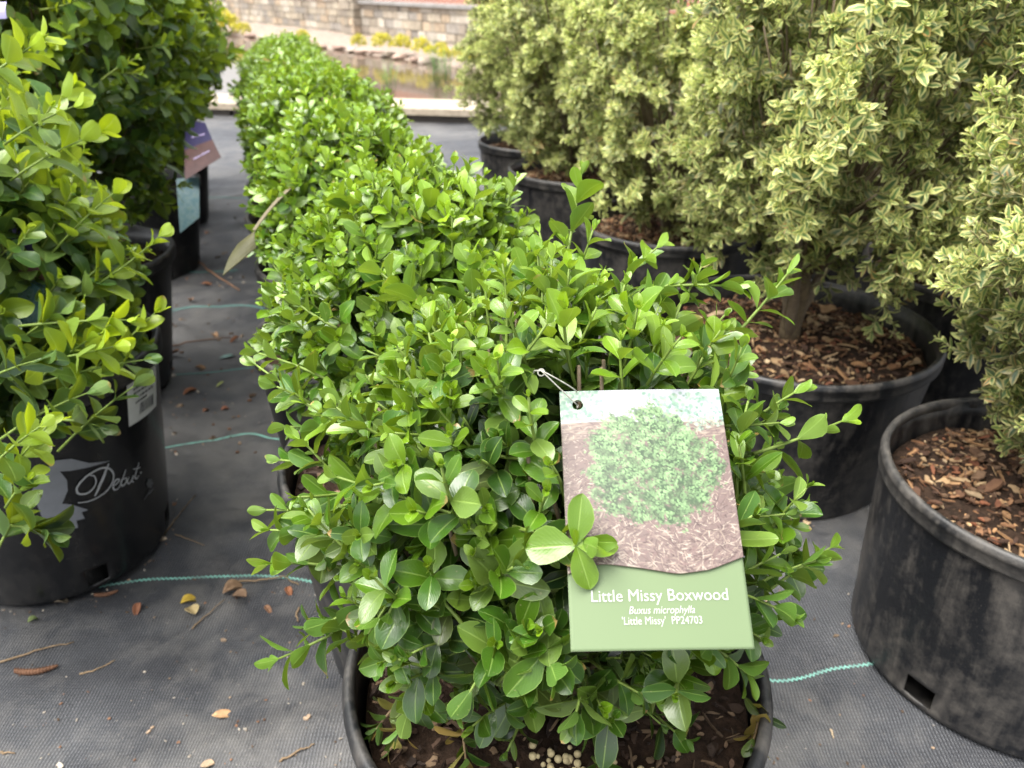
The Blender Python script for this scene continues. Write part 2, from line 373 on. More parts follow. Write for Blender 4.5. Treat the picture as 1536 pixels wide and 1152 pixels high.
def chip(mb, rs, p, L, Wd, T, col, tilt=.4):
    """an irregular bark flake: bent six-sided slab"""
    a = rs.rand() * 6.28; d = np.array([math.cos(a), math.sin(a), rs.normal() * tilt]); d, s, u = basis(d)
    n = nrm(u * (1 if u[2] > 0 else -1) + rs.normal(size=3) * tilt * .6); s = nrm(np.cross(n, d)); n = np.cross(d, s)
    if n[2] < 0: n = -n
    xs = np.array([-.5, -.28, .05, .34, .5]); ww = np.array([.25, .9, 1, .75, .2]) * (1 + rs.normal(size=5) * .18); o = rs.normal(size=5) * .12; bz = rs.uniform(-.1, .25)
    top = []; bot = []
    for x, w_, oo in zip(xs, ww, o):
        for sg in (-1, 1):
            q = p + d * x * L + s * (sg * w_ * .5 + oo) * Wd + n * (-bz * x * x * L * 2)
            top.append(q + n * T * .5 * (1 + rs.normal() * .3)); bot.append(q - n * T * .5)
    v = np.array(top + bot); f = []
    for i in range(4):
        f += [(2 * i, 2 * i + 1, 2 * i + 3, 2 * i + 2), (10 + 2 * i, 12 + 2 * i, 13 + 2 * i, 11 + 2 * i), (2 * i, 2 * i + 2, 12 + 2 * i, 10 + 2 * i), (2 * i + 1, 11 + 2 * i, 13 + 2 * i, 2 * i + 3)]
    f += [(0, 10, 11, 1), (8, 9, 19, 18)]
    mb.add(v, f, col=(*col, 1))
BARK = [(.15, .075, .036), (.10, .05, .026), (.21, .11, .055), (.30, .18, .09), (.07, .035, .02), (.33, .22, .115), (.18, .07, .035), (.14, .085, .05)]
def mulch(root, rs, r, z, n, big=1.0, pal=BARK, name='bark_mulch', dark=1.0, hole=.0):
    mb = MB()
    for i in range(n):
        a = rs.rand() * 6.28; q = math.sqrt(rs.rand()) * (r - .008); L = rs.gamma(1.7, .0034) * big + .0022
        c = np.array(pal[rs.randint(len(pal))]) * rs.uniform(.65, 1.25) * dark
        chip(mb, rs, np.array([q * math.cos(a), q * math.sin(a), z + .012 * (1 - (q / r) ** 2) + rs.uniform(0, .007)]), L * (1.5 if i % 3 == 0 else 1), L * (rs.uniform(.08, .2) if i % 3 == 0 else rs.uniform(.25, .7)), .0010 + L * .06, c)
    return link(name, mb.mesh(name, False), M['tint'], root)
def copy_tree(o, parent=None):
    c = o.copy(); C.objects.link(c)
    if parent: c.parent = parent
    for ch in list(o.children): copy_tree(ch, c)
    return c

# ================================================================== SETTING
# ---- ground: woven weed-control fabric
def fabric_z(x, y):
    p = np.stack([x, y], -1)
    z = .0022 * vnoise(p * [2.2, 7], 3) + .0014 * vnoise(p * [5, 17], 8) + .0012 * vnoise(p * [11, 9], 12)
    rg = np.sin(y * 23 + 3 * np.sin(x * 2.1 + .6) + x * 6); z += .0026 * np.clip(rg - .72, 0, 1) / .28 * (.5 + .5 * vnoise(p * [2.3, 1.4], 21))
    rg = np.sin(y * 15 - x * 9 + 2 * np.sin(x * 3.3)); z += .0020 * np.clip(rg - .8, 0, 1) / .2 * (.5 + .5 * vnoise(p * [1.7, 2.4], 33))
    return z * 2.6
kA, kB = G(340, 175), G(740, 187); kd = (kB - kA).normalized(); kn = Vector((-kd.y, kd.x, 0))
def kerb_y(x): return kA.y + (x - kA.x) * kd.y / kd.x
xs = np.unique(np.concatenate([np.linspace(-9, -1.2, 40), np.linspace(-1.2, 1.2, 300), np.linspace(1.2, 9, 40)]))
ts = np.unique(np.concatenate([np.linspace(-.35, 0.0, 12), np.linspace(0.0, .45, 330), np.linspace(.45, 1, 110)]))
X, T_ = np.meshgrid(xs, ts); Y = T_ * kerb_y(X); Y = np.where(T_ < 0, T_ * 8, Y)
Z = fabric_z(X, Y); nx = len(xs); ny = len(ts)
mb = MB(); ii = (np.arange(ny - 1)[:, None] * nx + np.arange(nx - 1)[None]).ravel()
mb.add(np.stack([X, Y, Z], -1), np.stack([ii, ii + 1, ii + nx + 1, ii + nx], 1))
m = NM('woven_ground_fabric'); ob = m.obj(); sx = m.n('SeparateXYZ'); m.l(ob, sx.inputs[0]); wob = m.noise(6, 2, .5, ob)
xw = m.math('ADD', m.math('MULTIPLY', sx.outputs[0], 2 * math.pi / .0031), m.math('MULTIPLY', wob, 60))
yw = m.math('ADD', m.math('MULTIPLY', sx.outputs[1], 2 * math.pi / .0040), m.math('MULTIPLY', wob, 30))
wx = m.math('ADD', m.math('MULTIPLY', m.math('SINE', xw), .5), .5); wy = m.math('ADD', m.math('MULTIPLY', m.math('SINE', m.math('ADD', yw, m.math('MULTIPLY', m.math('GREATER_THAN', wx, .5), 3.14))), .5), .5)
thr = m.math('MULTIPLY', m.math('POWER', wx, 1.5), m.math('ADD', m.math('MULTIPLY', wy, .6), .4))
brk = m.noise(900, 1, .5, ob); thr = m.math('MULTIPLY', thr, m.ramp(brk, [(.3, (.35,) * 3), (.6, (1, 1, 1))]))
n1 = m.noise(2.6, 6, .62, ob, .4); n2 = m.noise(26, 5, .7, ob, .3); n3 = m.noise(330, 3, .6, ob)
base = m.mix(thr, (.018, .019, .022), (.092, .096, .106))
base = m.mix(1.0, base, m.ramp(m.noise(4.5, 5, .6, m.n('Vector').outputs[0] if False else ob, 1.5), [(.35, (.72, .72, .74)), (.65, (1.22, 1.22, 1.2))]), 'MULTIPLY')
dk = m.ramp(m.math('ADD', m.math('MULTIPLY', n1, .7), m.math('MULTIPLY', n2, .35)), [(.46, (0, 0, 0)), (.62, (1, 1, 1))])
base = m.mix(m.math('MULTIPLY', dk, .5), base, (.15, .142, .13))
sp = m.ramp(n3, [(.66, (0, 0, 0)), (.72, (1, 1, 1))]); base = m.mix(m.math('MULTIPLY', m.math('MULTIPLY', sp, n1), .9), base, (.30, .27, .23))
m.set(Base_Color=base, Roughness=m.ramp(n2, [(.3, (.42,) * 3), (.7, (.62,) * 3)])); m.p.inputs['Specular IOR Level'].default_value = .5
m.bump(m.math('ADD', m.math('MULTIPLY', thr, 1.0), m.math('MULTIPLY', n2, 2.5)), .8, .0009)
ground = tag(link('ground', mb.mesh('ground'), m.m), kind='structure')
# green marker threads woven through the fabric: zigzag chain stitches on the cloth
ms_ = simple('green_thread', (.17, .40, .33), .6, .3, 45, .35, var=(.11, .19, .17))
ms2 = simple('pale_green_thread', (.11, .27, .24), .6, .4, 300, .35)
def stripe(pts, wd, zig=True, mat=ms_):
    P = np.array([list(p)[:2] for p in pts]); seg = np.linalg.norm(np.diff(P, axis=0), axis=1); s = np.concatenate([[0], np.cumsum(seg)])
    n = int(s[-1] / .0013) ; t = np.linspace(0, s[-1], n); x = np.interp(t, s, P[:, 0]); y = np.interp(t, s, P[:, 1])
    ker = np.ones(25) / 25; x = np.convolve(np.pad(x, 12, 'edge'), ker, 'valid'); y = np.convolve(np.pad(y, 12, 'edge'), ker, 'valid')
    y = y + .0008 * np.sin(t * 60)
    tx, ty = np.gradient(x), np.gradient(y); l = np.hypot(tx, ty) + 1e-9; nx_, ny_ = -ty / l, tx / l
    ph = t / .0052 * 2 * np.pi; of = (np.sin(ph) * wd * .42) if zig else 0
    a = 1.0; mb = MB(); cx, cy_ = x + nx_ * of, y + ny_ * of
    hw = wd * (.42 if zig else .5)
    L_ = np.stack([cx + nx_ * hw, cy_ + ny_ * hw], 1); R_ = np.stack([cx - nx_ * hw, cy_ - ny_ * hw], 1); c0 = np.stack([cx, cy_], 1)
    zz = fabric_z(x, y); up = .0013 + (.0005 * np.sin(ph * 2) if zig else 0)
    V = np.concatenate([np.c_[L_, zz + .0007], np.c_[c0, zz + up + .0006], np.c_[R_, zz + .0007]])
    i = np.arange(n - 1); f = np.concatenate([np.stack([i, i + n, i + n + 1, i + 1], 1), np.stack([i + n, i + 2 * n, i + 2 * n + 1, i + n + 1], 1)])
    mb.add(V, f); link('thread_stripe', mb.mesh('thread_stripe'), mat, ground)
stripe([G(-150, 922), G(0, 898), G(120, 876), G(230, 861), G(310, 857), G(385, 855), Vector((-.2, .70)), Vector((.05, .60)), G(1165, 1018), G(1215, 1008), G(1240, 999), G(1290, 993), G(1420, 975)], .0034)
stripe([G(150, 680), G(240, 671), G(290, 662), G(335, 655), G(375, 651), G(410, 660), Vector((0, 1.1)), G(1300, 620), G(1390, 582), G(1440, 584), G(1540, 575)], .004, False, ms_)
stripe([G(230, 560), G(300, 556), G(365, 552), G(420, 552)], .003, False, ms2)
stripe([G(200, 478), G(255, 469), G(290, 462), G(340, 461), G(400, 464)], .005, False, ms2)
stripe([G(230, 420), G(290, 411), G(360, 408)], .005, False, ms2)
stripe([G(330, 300), G(300, 297), G(480, 300), G(720, 290), G(760, 295)][1:], .005, False, ms2)

# ---- far terrain under pond, kerb, pond, bank
mb = MB(); mb.add([(-90, -60, -1.2), (90, -60, -1.2), (90, 120, -1.2), (-90, 120, -1.2)], [(0, 1, 2, 3)])
tag(link('terrain', mb.mesh('terrain'), simple('bare_earth', (.16, .12, .08), .95, .2, 3, .4)), kind='structure')
def boxv(mb, o, ax, ay, az, col=None, bev=0):
    o = np.array(o, float); ax, ay, az = (np.array(q, float) for q in (ax, ay, az))
    v = [o + ax * i + ay * j + az * k for k in (0, 1) for j in (0, 1) for i in (0, 1)]
    mb.add(v, [(0, 2, 3, 1), (4, 5, 7, 6), (0, 1, 5, 4), (2, 6, 7, 3), (0, 4, 6, 2), (1, 3, 7, 5)], col=col)
kerb = empty('kerb', (0, 0, 0), 'low dark stone kerb with a pale cream coping along the pond', 'kerb')
mb = MB(); rs = np.random.RandomState(4); o = kA - kd * 7
for i in range(22):
    l_ = .62; q = o + kd * i * .64; cc = .09 * rs.uniform(.7, 1.2)
    boxv(mb, (q.x, q.y, -.9), kd * l_, kn * .26, (0, 0, .935 + rs.uniform(0, .004)), (cc, cc * .87, cc * .75, 1))
link('kerb_face', mb.mesh('kerb_face', False), M['tint'], kerb)
mb = MB()
for i in range(12):
    q = o + kd * i * 1.2 - kn * .02; cc = rs.uniform(.36, .44)
    boxv(mb, (q.x, q.y, .037), kd * 1.19, kn * .33, (0, 0, .03), (cc, cc * .86, cc * .66, 1))
link('coping', mb.mesh('coping', False), tinted('coping_stone', .8, .3, 30, .4, .003), kerb)
WZ = -.42
mb = MB(); a = kA - kd * 30 + kn * .25; b = kA + kd * 30 + kn * .25; mb.add([(a.x, a.y, WZ), (b.x, b.y, WZ), (b.x + kn.x * 22, b.y + 22, WZ), (a.x + kn.x * 22, a.y + 22, WZ)], [(0, 1, 2, 3)])
m = NM('pond_water'); ob = m.obj(); mp = m.n('Mapping'); m.l(ob, mp.inputs[0]); mp.inputs['Scale'].default_value = (1, .35, 1)
m.set(Base_Color=(.085, .062, .045), Roughness=.06); m.p.inputs['IOR'].default_value = 1.33; m.bump(m.noise(9, 3, .5, mp.outputs[0]), .10, .01)
tag(link('pond_water', mb.mesh('pond_water'), m.m), kind='structure')
# wall line on the far bank
def B(px, py, h): return G(px, py, h)
BZ = -.30
wA, wB = B(333, 29, BZ), B(700, 70, BZ); wd_ = (wB - wA).normalized(); wn = Vector((wd_.y, -wd_.x, 0))   # wn points to the camera side
if wn.y > 0: wn = -wn
wl = (wB - wA).length; WO = (G(620, 91, WZ) - wA).dot(wn)
mb = MB(); n = 60
for i in range(n):
    for j, (off, z) in enumerate(((WO + .5, WZ - .25), (WO, WZ + .01), (WO * .6, BZ - .05), (-.1, BZ + .01), (-9, BZ + .05))):
        p = wA + wd_ * (-9 + (wl + 22) * i / (n - 1)) + wn * (off + .05 * math.sin(i * 1.7) * (j < 3)); mb.add([(p.x, p.y, z + .02 * math.sin(i * 2.3 + j))], [])
f = [(i * 5 + j, (i + 1) * 5 + j, (i + 1) * 5 + j + 1, i * 5 + j + 1) for i in range(n - 1) for j in range(4)]; mb.f.append(f)
m = NM('red_gravel_bank'); nz = m.noise(14, 6, .75, m.obj()); m.set(Base_Color=m.ramp(nz, [(.3, (.12, .085, .065)), (.5, (.22, .17, .135)), (.7, (.34, .28, .23))]), Roughness=.9); m.bump(nz, .8, .03)
tag(link('bank', mb.mesh('bank'), m.m), kind='structure')
# stones along the water edge
rs = np.random.RandomState(11)
for i in range(30):
    bm = bmesh.new(); bmesh.ops.create_icosphere(bm, subdivisions=2, radius=1); sc_ = np.array([rs.uniform(.10, .18), rs.uniform(.05, .08), rs.uniform(.03, .05)])
    for v in bm.verts: v.co = Vector(np.array(v.co) * sc_ * (1 + .18 * vnoise(np.array(v.co) * 2, i)))
    me = bpy.data.meshes.new('edging_stone'); bm.to_mesh(me); bm.free()
    c = np.array([(.42, .30, .24), (.35, .24, .19), (.48, .40, .33)][i % 3]) * rs.uniform(.8, 1.1)
    p = wA + wd_ * (-.5 + (wl + 1.2) * (i + rs.uniform(-.2, .2)) / 29) + wn * (WO + rs.normal() * .04)
    st_ = link('edging_stone', me, M.setdefault('est%d' % (i % 3), simple('edging_stone_%d' % (i % 3), tuple(c), .85, .3, 12, .4))); st_.location = (p.x, p.y, WZ + .03); st_.rotation_euler.z = rs.rand() * 3
    tag(st_, 'rounded reddish stone in the edging row along the far side of the pond', 'stone', 'edging stones along the far bank of the pond')
# stone wall with real blocks
wall = empty('stone_wall', tuple(wA), 'tan stone block wall with grey cap behind the pond', 'wall')
wall.location = (0, 0, 0)
PIL = B(524, 52, BZ); tp = (PIL - wA).dot(wd_)                    # pillar position along the wall
STONE = [(.46, .40, .31), (.42, .365, .29), (.52, .46, .36), (.38, .33, .27), (.50, .40, .29), (.56, .51, .43), (.35, .32, .28)]
def blocks(mb, o, ax, nrm_, length, z0, z1, ch, depth=.16, wmin=.12, wmax=.38):
    z = z0
    while z < z1 - .02:
        h = min(rs.uniform(.8, 1.25) * ch, z1 - z); x = -rs.rand() * .1
        while x < length:
            w_ = rs.uniform(wmin, wmax); x1 = min(x + w_, length); x0 = max(x, 0)
            if x1 - x0 > .02:
                c = np.array(STONE[rs.randint(7)]) * rs.uniform(.68, .98); pr = rs.uniform(0, .022); g = .006
                a_ = o + ax * (x0 + g) + nrm_ * (-depth); boxv(mb, (a_.x, a_.y, z + g), ax * (x1 - x0 - 2 * g), nrm_ * (depth + pr), (0, 0, h - 2 * g), (*c, 1))
            x += w_
        z += h
WT = .20
mbw = MB(); blocks(mbw, wA - wd_ * 8, wd_, wn, 8 + tp - .24, BZ - .1, WT + .12, .115); blocks(mbw, wA + wd_ * (tp + .24), wd_, wn, wl + 9 - tp, BZ - .1, WT, .115)
m_st = tinted('wall_stone', .85, .3, 14, .6, .01)
link('masonry', mbw.mesh('masonry', False), m_st, wall)
mb = MB(); q = wA - wd_ * 8 - wn * .10; boxv(mb, (q.x, q.y, BZ - .1), wd_ * (8 + wl + 9), wn * .09, (0, 0, WT - BZ + .08), (.20, .175, .15, 1)); link('mortar', mb.mesh('mortar', False), m_st, wall)
mb = MB(); blocks(mb, wA + wd_ * (tp - .24), wd_, wn, .48, BZ - .1, 1.3, .13, .42, .16, .5); p_ = link('pillar', mb.mesh('pillar', False), m_st, wall); p_.location = tuple(wn * .14)
for s0, l_, z in ((tp + .25, wl + 9 - tp, WT), (-8, 8 + tp - .5, WT + .12)):
    mb = MB(); q = wA + wd_ * s0 - wn * .2; boxv(mb, (q.x, q.y, z + .002), wd_ * l_, wn * .26, (0, 0, .05), (.30, .29, .28, 1)); link('cap', mb.mesh('cap', False), m_st, wall)
# brick building beyond the wall
bld = empty('brick_building', (0, 0, 0), 'red brick building with pale window surround beyond the stone wall', 'building')
m = NM('red_brick'); bt = m.n('TexBrick', Scale=4.0); m.l(m.n('Mapping').outputs[0], bt.inputs['Vector'])
mpn = bt.inputs['Vector'].links[0].from_node; m.l(m.obj(), mpn.inputs[0]); mpn.inputs['Rotation'].default_value = (R(90), 0, 0)
bt.inputs['Color1'].default_value = (.33, .12, .07, 1); bt.inputs['Color2'].default_value = (.25, .09, .06, 1); bt.inputs['Mortar'].default_value = (.4, .35, .3, 1)
m.l(bt.outputs[0], m.p.inputs['Base Color']); m.set(Roughness=.9)
q = wA - wd_ * 4 - wn * 2.2
mb = MB(); boxv(mb, (q.x, q.y, -1.2), wd_ * (wl + 14), -wn * 4, (0, 0, 3.2)); link('brick_wall', mb.mesh('brick_wall', False), m.m, bld)
qr = G(722, -6, .5); ln_ = (Vector((qr.x, qr.y, 0)) - q).dot(wd_) + 1.2
mb = MB(); q2 = q + wd_ * ln_ + wn * .03; boxv(mb, (q2.x, q2.y, -1.0), wd_ * 1.6, -wn * .02, (0, 0, 2.8), (.62, .58, .5, 1)); wf = link('window_surround', mb.mesh('window_surround', False), M['tint'], bld)
mb = MB(); q3 = q2 + wd_ * .25 + wn * .02; boxv(mb, (q3.x, q3.y, .2), wd_ * 1.1, -wn * .015, (0, 0, 1.3)); link('pane', mb.mesh('pane', False), simple('window_glass', (.05, .06, .07), .08), wf)
# yellow-leaved plants on the bank
ymesh = []
for k in range(3):
    rs = np.random.RandomState(60 + k); lv = Leaves(2, 3); mb = MB(); st = MB()
    crown(rs, lv, st, (0, 0, .07), (.12, .12, .10), 60, 20, .028, .016, .012, (3, 5), low=-.2, age_shade=(1, .6), seed=k, side_age=.7, stem_n=3)
    lv.build(mb); ymesh.append((mb.mesh('foliage'), st.mesh('stems')))
    ymesh[-1][0].materials.append(M['leaf_yellow']); ymesh[-1][1].materials.append(M['stem'])
YP = [(318, 42, 1.5), (333, 41, 1.3), (345, 45, 1.2), (365, 50, .9), (455, 56, .7), (538, 68, .9), (574, 71, 1.2), (603, 72, 1.1), (633, 77, 1.1), (645, 79, .7), (661, 78, .9), (667, 85, .8), (689, 84, .9), (701, 88, .8), (716, 88, .8)]
for i, (px, py, sc_) in enumerate(YP):
    p = G(px, py, BZ + .02); e = empty('yellow_shrub', (p.x, p.y, BZ - .02), 'small yellow leaved shrub in the bed at the foot of the stone wall', 'shrub', 'yellow shrubs along the foot of the wall', i * 1.3)
    k = sc_ * (p.y / 10.5); e.scale = (k, k, k * 1.05); link('foliage', ymesh[i % 3][0], None, e); link('stems', ymesh[i % 3][1], None, e)
# reeds in the pond
for (px, py, hh) in ((655, 132, .55), (585, 140, .35), (668, 120, .4)):
    p = G(px, py, WZ); mb = MB(); rs = np.random.RandomState(px)
    for i in range(16):
        a = rs.rand() * 6.28; b = np.array([p.x + rs.normal() * .04, p.y + rs.normal() * .04, WZ - .02]); t = np.array([math.cos(a), math.sin(a), 0]) * rs.uniform(.03, .15)
        h_ = hh * rs.uniform(.6, 1); tube(mb, [b, b + t * .3 + [0, 0, h_ * .6], b + t + [0, 0, h_]], .004, .001, 3, col=(.16, .30, .09, 1))
    tag(link('reed_clump', mb.mesh('reed_clump'), M['tint']), {655: 'tallest clump of thin green reeds standing in the pond', 585: 'short clump of reeds in the pond beside the boxwood row', 668: 'smaller clump of reeds behind the tallest one in the pond'}[px], 'reeds')

# ================================================================== MIDDLE ROW (little green boxwoods)
# the hanging tag of the front plant, as a frame in space
tw_ = .0775
zt_, zb_ = F * tw_ / 238.0, F * tw_ / 276.0
TL, TR, BR, BL = S(837, 590, zt_), S(1074, 585, zt_), S(1135, 974, zb_), S(859, 977, zb_)
t_u = ((TR - TL) + (BR - BL)).normalized(); t_d = ((BL - TL) + (BR - TR)) / 2; t_len = t_d.length; t_d = (t_d - t_u * t_d.dot(t_u)).normalized(); t_n = t_u.cross(-t_d).normalized()
tc = (TL + TR + BR + BL) / 4
if t_n.dot(Vector((0, 0, EYE)) - tc) < 0: t_n = -t_n
TC, TU, TD, TN = (np.array(q) for q in (tc, t_u, t_d, t_n)); EY = np.array([0, 0, EYE])
KN, HO = np.array(S(812, 556, .362)), np.array(S(866, 612, .375))
def tag_clip(P):
    P = np.atleast_2d(P)
    if bool(((P - EY) @ np.array([0, math.cos(PITCH), -math.sin(PITCH)]) < .385).any()):
        for t in np.linspace(0, 1, 6):
            c = KN * t + HO * (1 - t); r_ = nrm(c - EY); w_ = P - EY; k_ = w_ @ r_
            if ((np.linalg.norm(w_ - k_[:, None] * r_, axis=1) < .006) & (k_ < np.linalg.norm(c - EY) + .004)).any(): return True
    return tag_clip0(P)
def tag_clip0(P):                                                    # keep leaves out of the card and out of the view onto it
    P = np.atleast_2d(P); den = (P - EY) @ TN
    h = (P - TC) @ TN; s = ((TC - EY) @ TN) / np.where(abs(den) < 1e-9, 1e-9, den)
    Q = EY + (P - EY) * np.minimum(np.maximum(s, 0), 3)[:, None]
    Q = np.where((h > 0)[:, None], Q, P - np.outer(h, TN)); a = (Q - TC) @ TU; b = (Q - TC) @ TD
    ins = (abs(a) < tw_ / 2 + .001) & (abs(b) < t_len / 2 + .001)
    return bool((ins & (h > -.004)).any())
def small_pot(root, H=.24, rt=.136, rb=.114, mat='pot', seed=0, n=260):
    p, rim, so_, zt = pot_parts(root, H, rt, rb, M[mat], M['rim'], holes=(4, 20, 36, 52, 68, 84), soil_dz=.03)
    return p, zt
MID = 'green boxwoods in the middle row'
P1 = (.029, .366)
hero = empty('potted_boxwood', (*P1, 0), 'nearest green boxwood in black pot with a plant tag hanging on its front', 'shrub', MID)
hp, zt = small_pot(hero)
# maker's mark on the rim: small raised letters
rs = np.random.RandomState(5)
pal1 = [(.045, .026, .016), (.075, .044, .028), (.11, .07, .04), (.20, .135, .08), (.03, .018, .012), (.035, .022, .015)]
mulch(hero, rs, .130, zt, 900, .72, pal1)
mb = MB()                                                          # cream fertiliser beads
for i in range(330):
    cl = [(-.045, -.098), (.015, -.105), (.03, -.085), (.05, -.10), (-.02, -.09), (.075, -.09), (.0, -.075)][rs.randint(7)]
    p = np.array([cl[0] + rs.normal() * .012, cl[1] + rs.normal() * .009, 0]); q = np.hypot(p[0], p[1])
    if q > .126: continue
    p[2] = zt + .012 * (1 - (q / .13) ** 2) + .0055 + rs.rand() * .003; r = rs.uniform(.0013, .0025)
    bm = bmesh.new(); bmesh.ops.create_icosphere(bm, subdivisions=2, radius=r); v = np.array([list(x.co) for x in bm.verts]) + p; f = [tuple(x.index for x in ff.verts) for ff in bm.faces]; bm.free()
    c = rs.uniform(.85, 1.1); mb.add(v, f, col=(.50 * c, .42 * c, .24 * c, 1))
link('fertiliser_beads', mb.mesh('fertiliser_beads'), M['tint'], hero)
def local(o, me):                                                   # world-space mesh under a root that only translates
    o.location = (-hero.location.x, -hero.location.y, 0); return o
rs = np.random.RandomState(21); lv = Leaves(4, 8); st = MB(); twg = MB()
LW = (.0200, .0111)
crown(rs, lv, st, (.016, .380, .378), (.141, .147, .119), 345, 270, *LW, .0100, (4, 8), up=.55, lump=.11, low=-.60, age_shade=(.86, .40), clip=tag_clip, seed=2, side_age=.42, inner=(.45, .85), base=(*P1, zt), twigs=twg, ntw=90)
# shoots that the photograph shows one by one: (base pixel, depth) -> (tip pixel, depth)
SH = [((520, 800), .44, (405, 795), .43, 5, .65, 1.0), ((550, 840), .43, (410, 845), .42, 5, .7, 1.05), ((560, 700), .45, (420, 690), .45, 5, .6, 1.0), ((530, 770), .44, (400, 765), .44, 4, .55, .95), ((600, 1000), .42, (490, 930), .42, 5, .45, 1.0), ((540, 640), .46, (430, 640), .46, 4, .6, 1.0), ((560, 760), .42, (500, 830), .42, 4, .5, 1.0), ((850, 395), .50, (872, 262), .50, 6, .9, 1.05), ((925, 420), .47, (985, 372), .46, 3, .8, 1.1), ((1095, 520), .45, (1180, 412), .45, 6, .8, 1.0), ((1020, 470), .47, (1052, 400), .47, 5, .85, .8),
      ((1130, 690), .43, (1262, 632), .43, 4, .8, 1.0), ((1120, 900), .42, (1245, 822), .42, 6, .7, 1.0), ((560, 930), .43, (418, 988), .43, 6, .6, 1.0), ((505, 560), .50, (388, 530), .50, 4, .75, 1.0), ((520, 640), .49, (385, 548), .49, 4, .7, .9),
      ((760, 797), .36, (868, 812), .335, 3, .60, 1.25), ((560, 900), .42, (478, 940), .42, 4, .35, 1.0), ((620, 790), .39, (545, 795), .38, 4, .6, 1.15), ((700, 800), .40, (640, 815), .375, 3, .55, 1.1), ((500, 700), .45, (450, 660), .45, 4, .65, 1.0), ((470, 600), .47, (415, 580), .46, 4, .7, .9),
      ((730, 690), .38, (810, 690), .365, 3, .6, 1.1), ((700, 930), .37, (640, 880), .37, 4, .5, 1.0), ((800, 960), .365, (830, 1000), .35, 4, .55, 1.15), ((760, 960), .38, (690, 1060), .37, 4, .42, 1.05), ((620, 960), .40, (600, 1005), .39, 3, .45, .9),
      ((880, 990), .40, (960, 1040), .385, 4, .5, 1.0), ((1060, 960), .40, (1120, 1010), .40, 4, .6, 1.0), ((1100, 640), .44, (1190, 590), .43, 5, .75, 1.0), ((1110, 820), .43, (1185, 790), .42, 4, .6, 1.0), ((640, 470), .45, (560, 400), .46, 6, .85, 1.0), ((720, 470), .44, (700, 380), .45, 6, .85, 1.0),
      ((860, 470), .42, (870, 420), .43, 4, .8, 1.1), ((600, 540), .43, (700, 470), .42, 5, .75, 1.0), ((960, 500), .42, (940, 470), .41, 4, .8, 1.1), ((560, 660), .43, (500, 590), .43, 5, .7, 1.0), ((650, 1000), .40, (600, 1090), .39, 4, .35, 1.0), ((880, 1010), .38, (860, 1085), .365, 4, .3, 1.1),
      ((720, 600), .41, (745, 570), .40, 4, .7, 1.0), ((1000, 420), .47, (1100, 430), .46, 5, .8, 1.0), ((780, 470), .43, (790, 400), .44, 5, .85, 1.05), ((500, 500), .50, (440, 450), .50, 5, .75, .9), ((730, 880), .36, (770, 850), .345, 4, .55, 1.05), ((640, 700), .40, (590, 655), .395, 4, .6, 1.1)]
for (b, db, t, dt, n, ag, sc_) in SH:
    b_, t_ = np.array(S(*b, db)), np.array(S(*t, dt)); ax = t_ - b_; ln = np.linalg.norm(ax)
    over = (t == (868, 812))
    shoot(lv, st, rs, t_, ax, n, LW[0] * sc_, LW[1] * sc_ * 1.02, ag, ag * .6, ln / n, bend=.22, stem_r=.00085, clip=None if over or t[0] > 1150 else tag_clip, stem_n=6, tip_big=True)
# the four-leaved shoot tip that lies over the left edge of the card
jn = np.array(S(864, 818, .332)); tube(st, [np.array(S(800, 806, .352)), np.array(S(835, 812, .338)), jn], .0010, .0008, 6, col=(.17, .26, .05, 1))
for (px, py, d_, L_, W_, ag, nn) in ((873, 744, .332, .0225, .0118, .62, (0, -.5, 1)), (885, 880, .331, .0200, .0125, .68, (.2, -.6, .8)), (786, 822, .336, .0225, .0165, .64, (0, -.7, .7)), (930, 820, .334, .0190, .0105, .78, (0, -.5, 1)), (862, 795, .328, .0085, .0040, .9, (.5, -.6, .6))):
    t_ = np.array(S(px, py, d_)); dd_ = nrm(t_ - jn); n_ = np.array(nn, float); n_ = nrm(n_ - dd_ * n_.dot(dd_)); lv.add(jn, dd_, n_, L_, W_, .10, .06, ag, .3 + .1 * (px % 3), 0, .05)
# low hanging leaf sprays over the soil, and an olive-brown dying sprig at the left of the pot
for i in range(46):
    a = rs.uniform(-math.pi, 0) if i < 30 else rs.rand() * 6.28; q = rs.uniform(.04, .100); e = np.array([P1[0] + q * math.cos(a), P1[1] + q * math.sin(a), rs.uniform(.232, .30)])
    shoot(lv, st, rs, e, np.array([math.cos(a), math.sin(a), rs.uniform(-.35, .3)]), rs.randint(3, 5), LW[0] * .92, LW[1] * .92, .38, .12, .0085, clip=tag_clip)
mb = MB(); lv.build(mb); fo = local(link('foliage', mb.mesh('foliage'), M['leaf'], hero), 0); local(link('shoots', st.mesh('shoots'), M['stem'], hero), 0); local(link('twigs', twg.mesh('twigs'), M['stem'], hero), 0)
for (b, t) in (((650, 1040), (585, 1125)), ((600, 1060), (560, 1100)), ((690, 1090), (700, 1150)), ((1140, 1060), (1128, 1120))):
    lv = Leaves(4, 8); st = MB()
    b_, t_ = np.array(G(*b, .228)), np.array(G(*t, .226)); b_[2] = .236
    shoot(lv, st, rs, t_, t_ - b_, 6, .017, .0085, .25, .1, np.linalg.norm(t_ - b_) / 6, stem_col=(.2, .14, .07), brown=.45)
    mb = MB(); lv.build(mb); dd = local(link('dying_sprig', mb.mesh('dying_sprig'), M['leaf'], hero), 0); link('sprig_stem', st.mesh('sprig_stem'), M['stem'], dd)

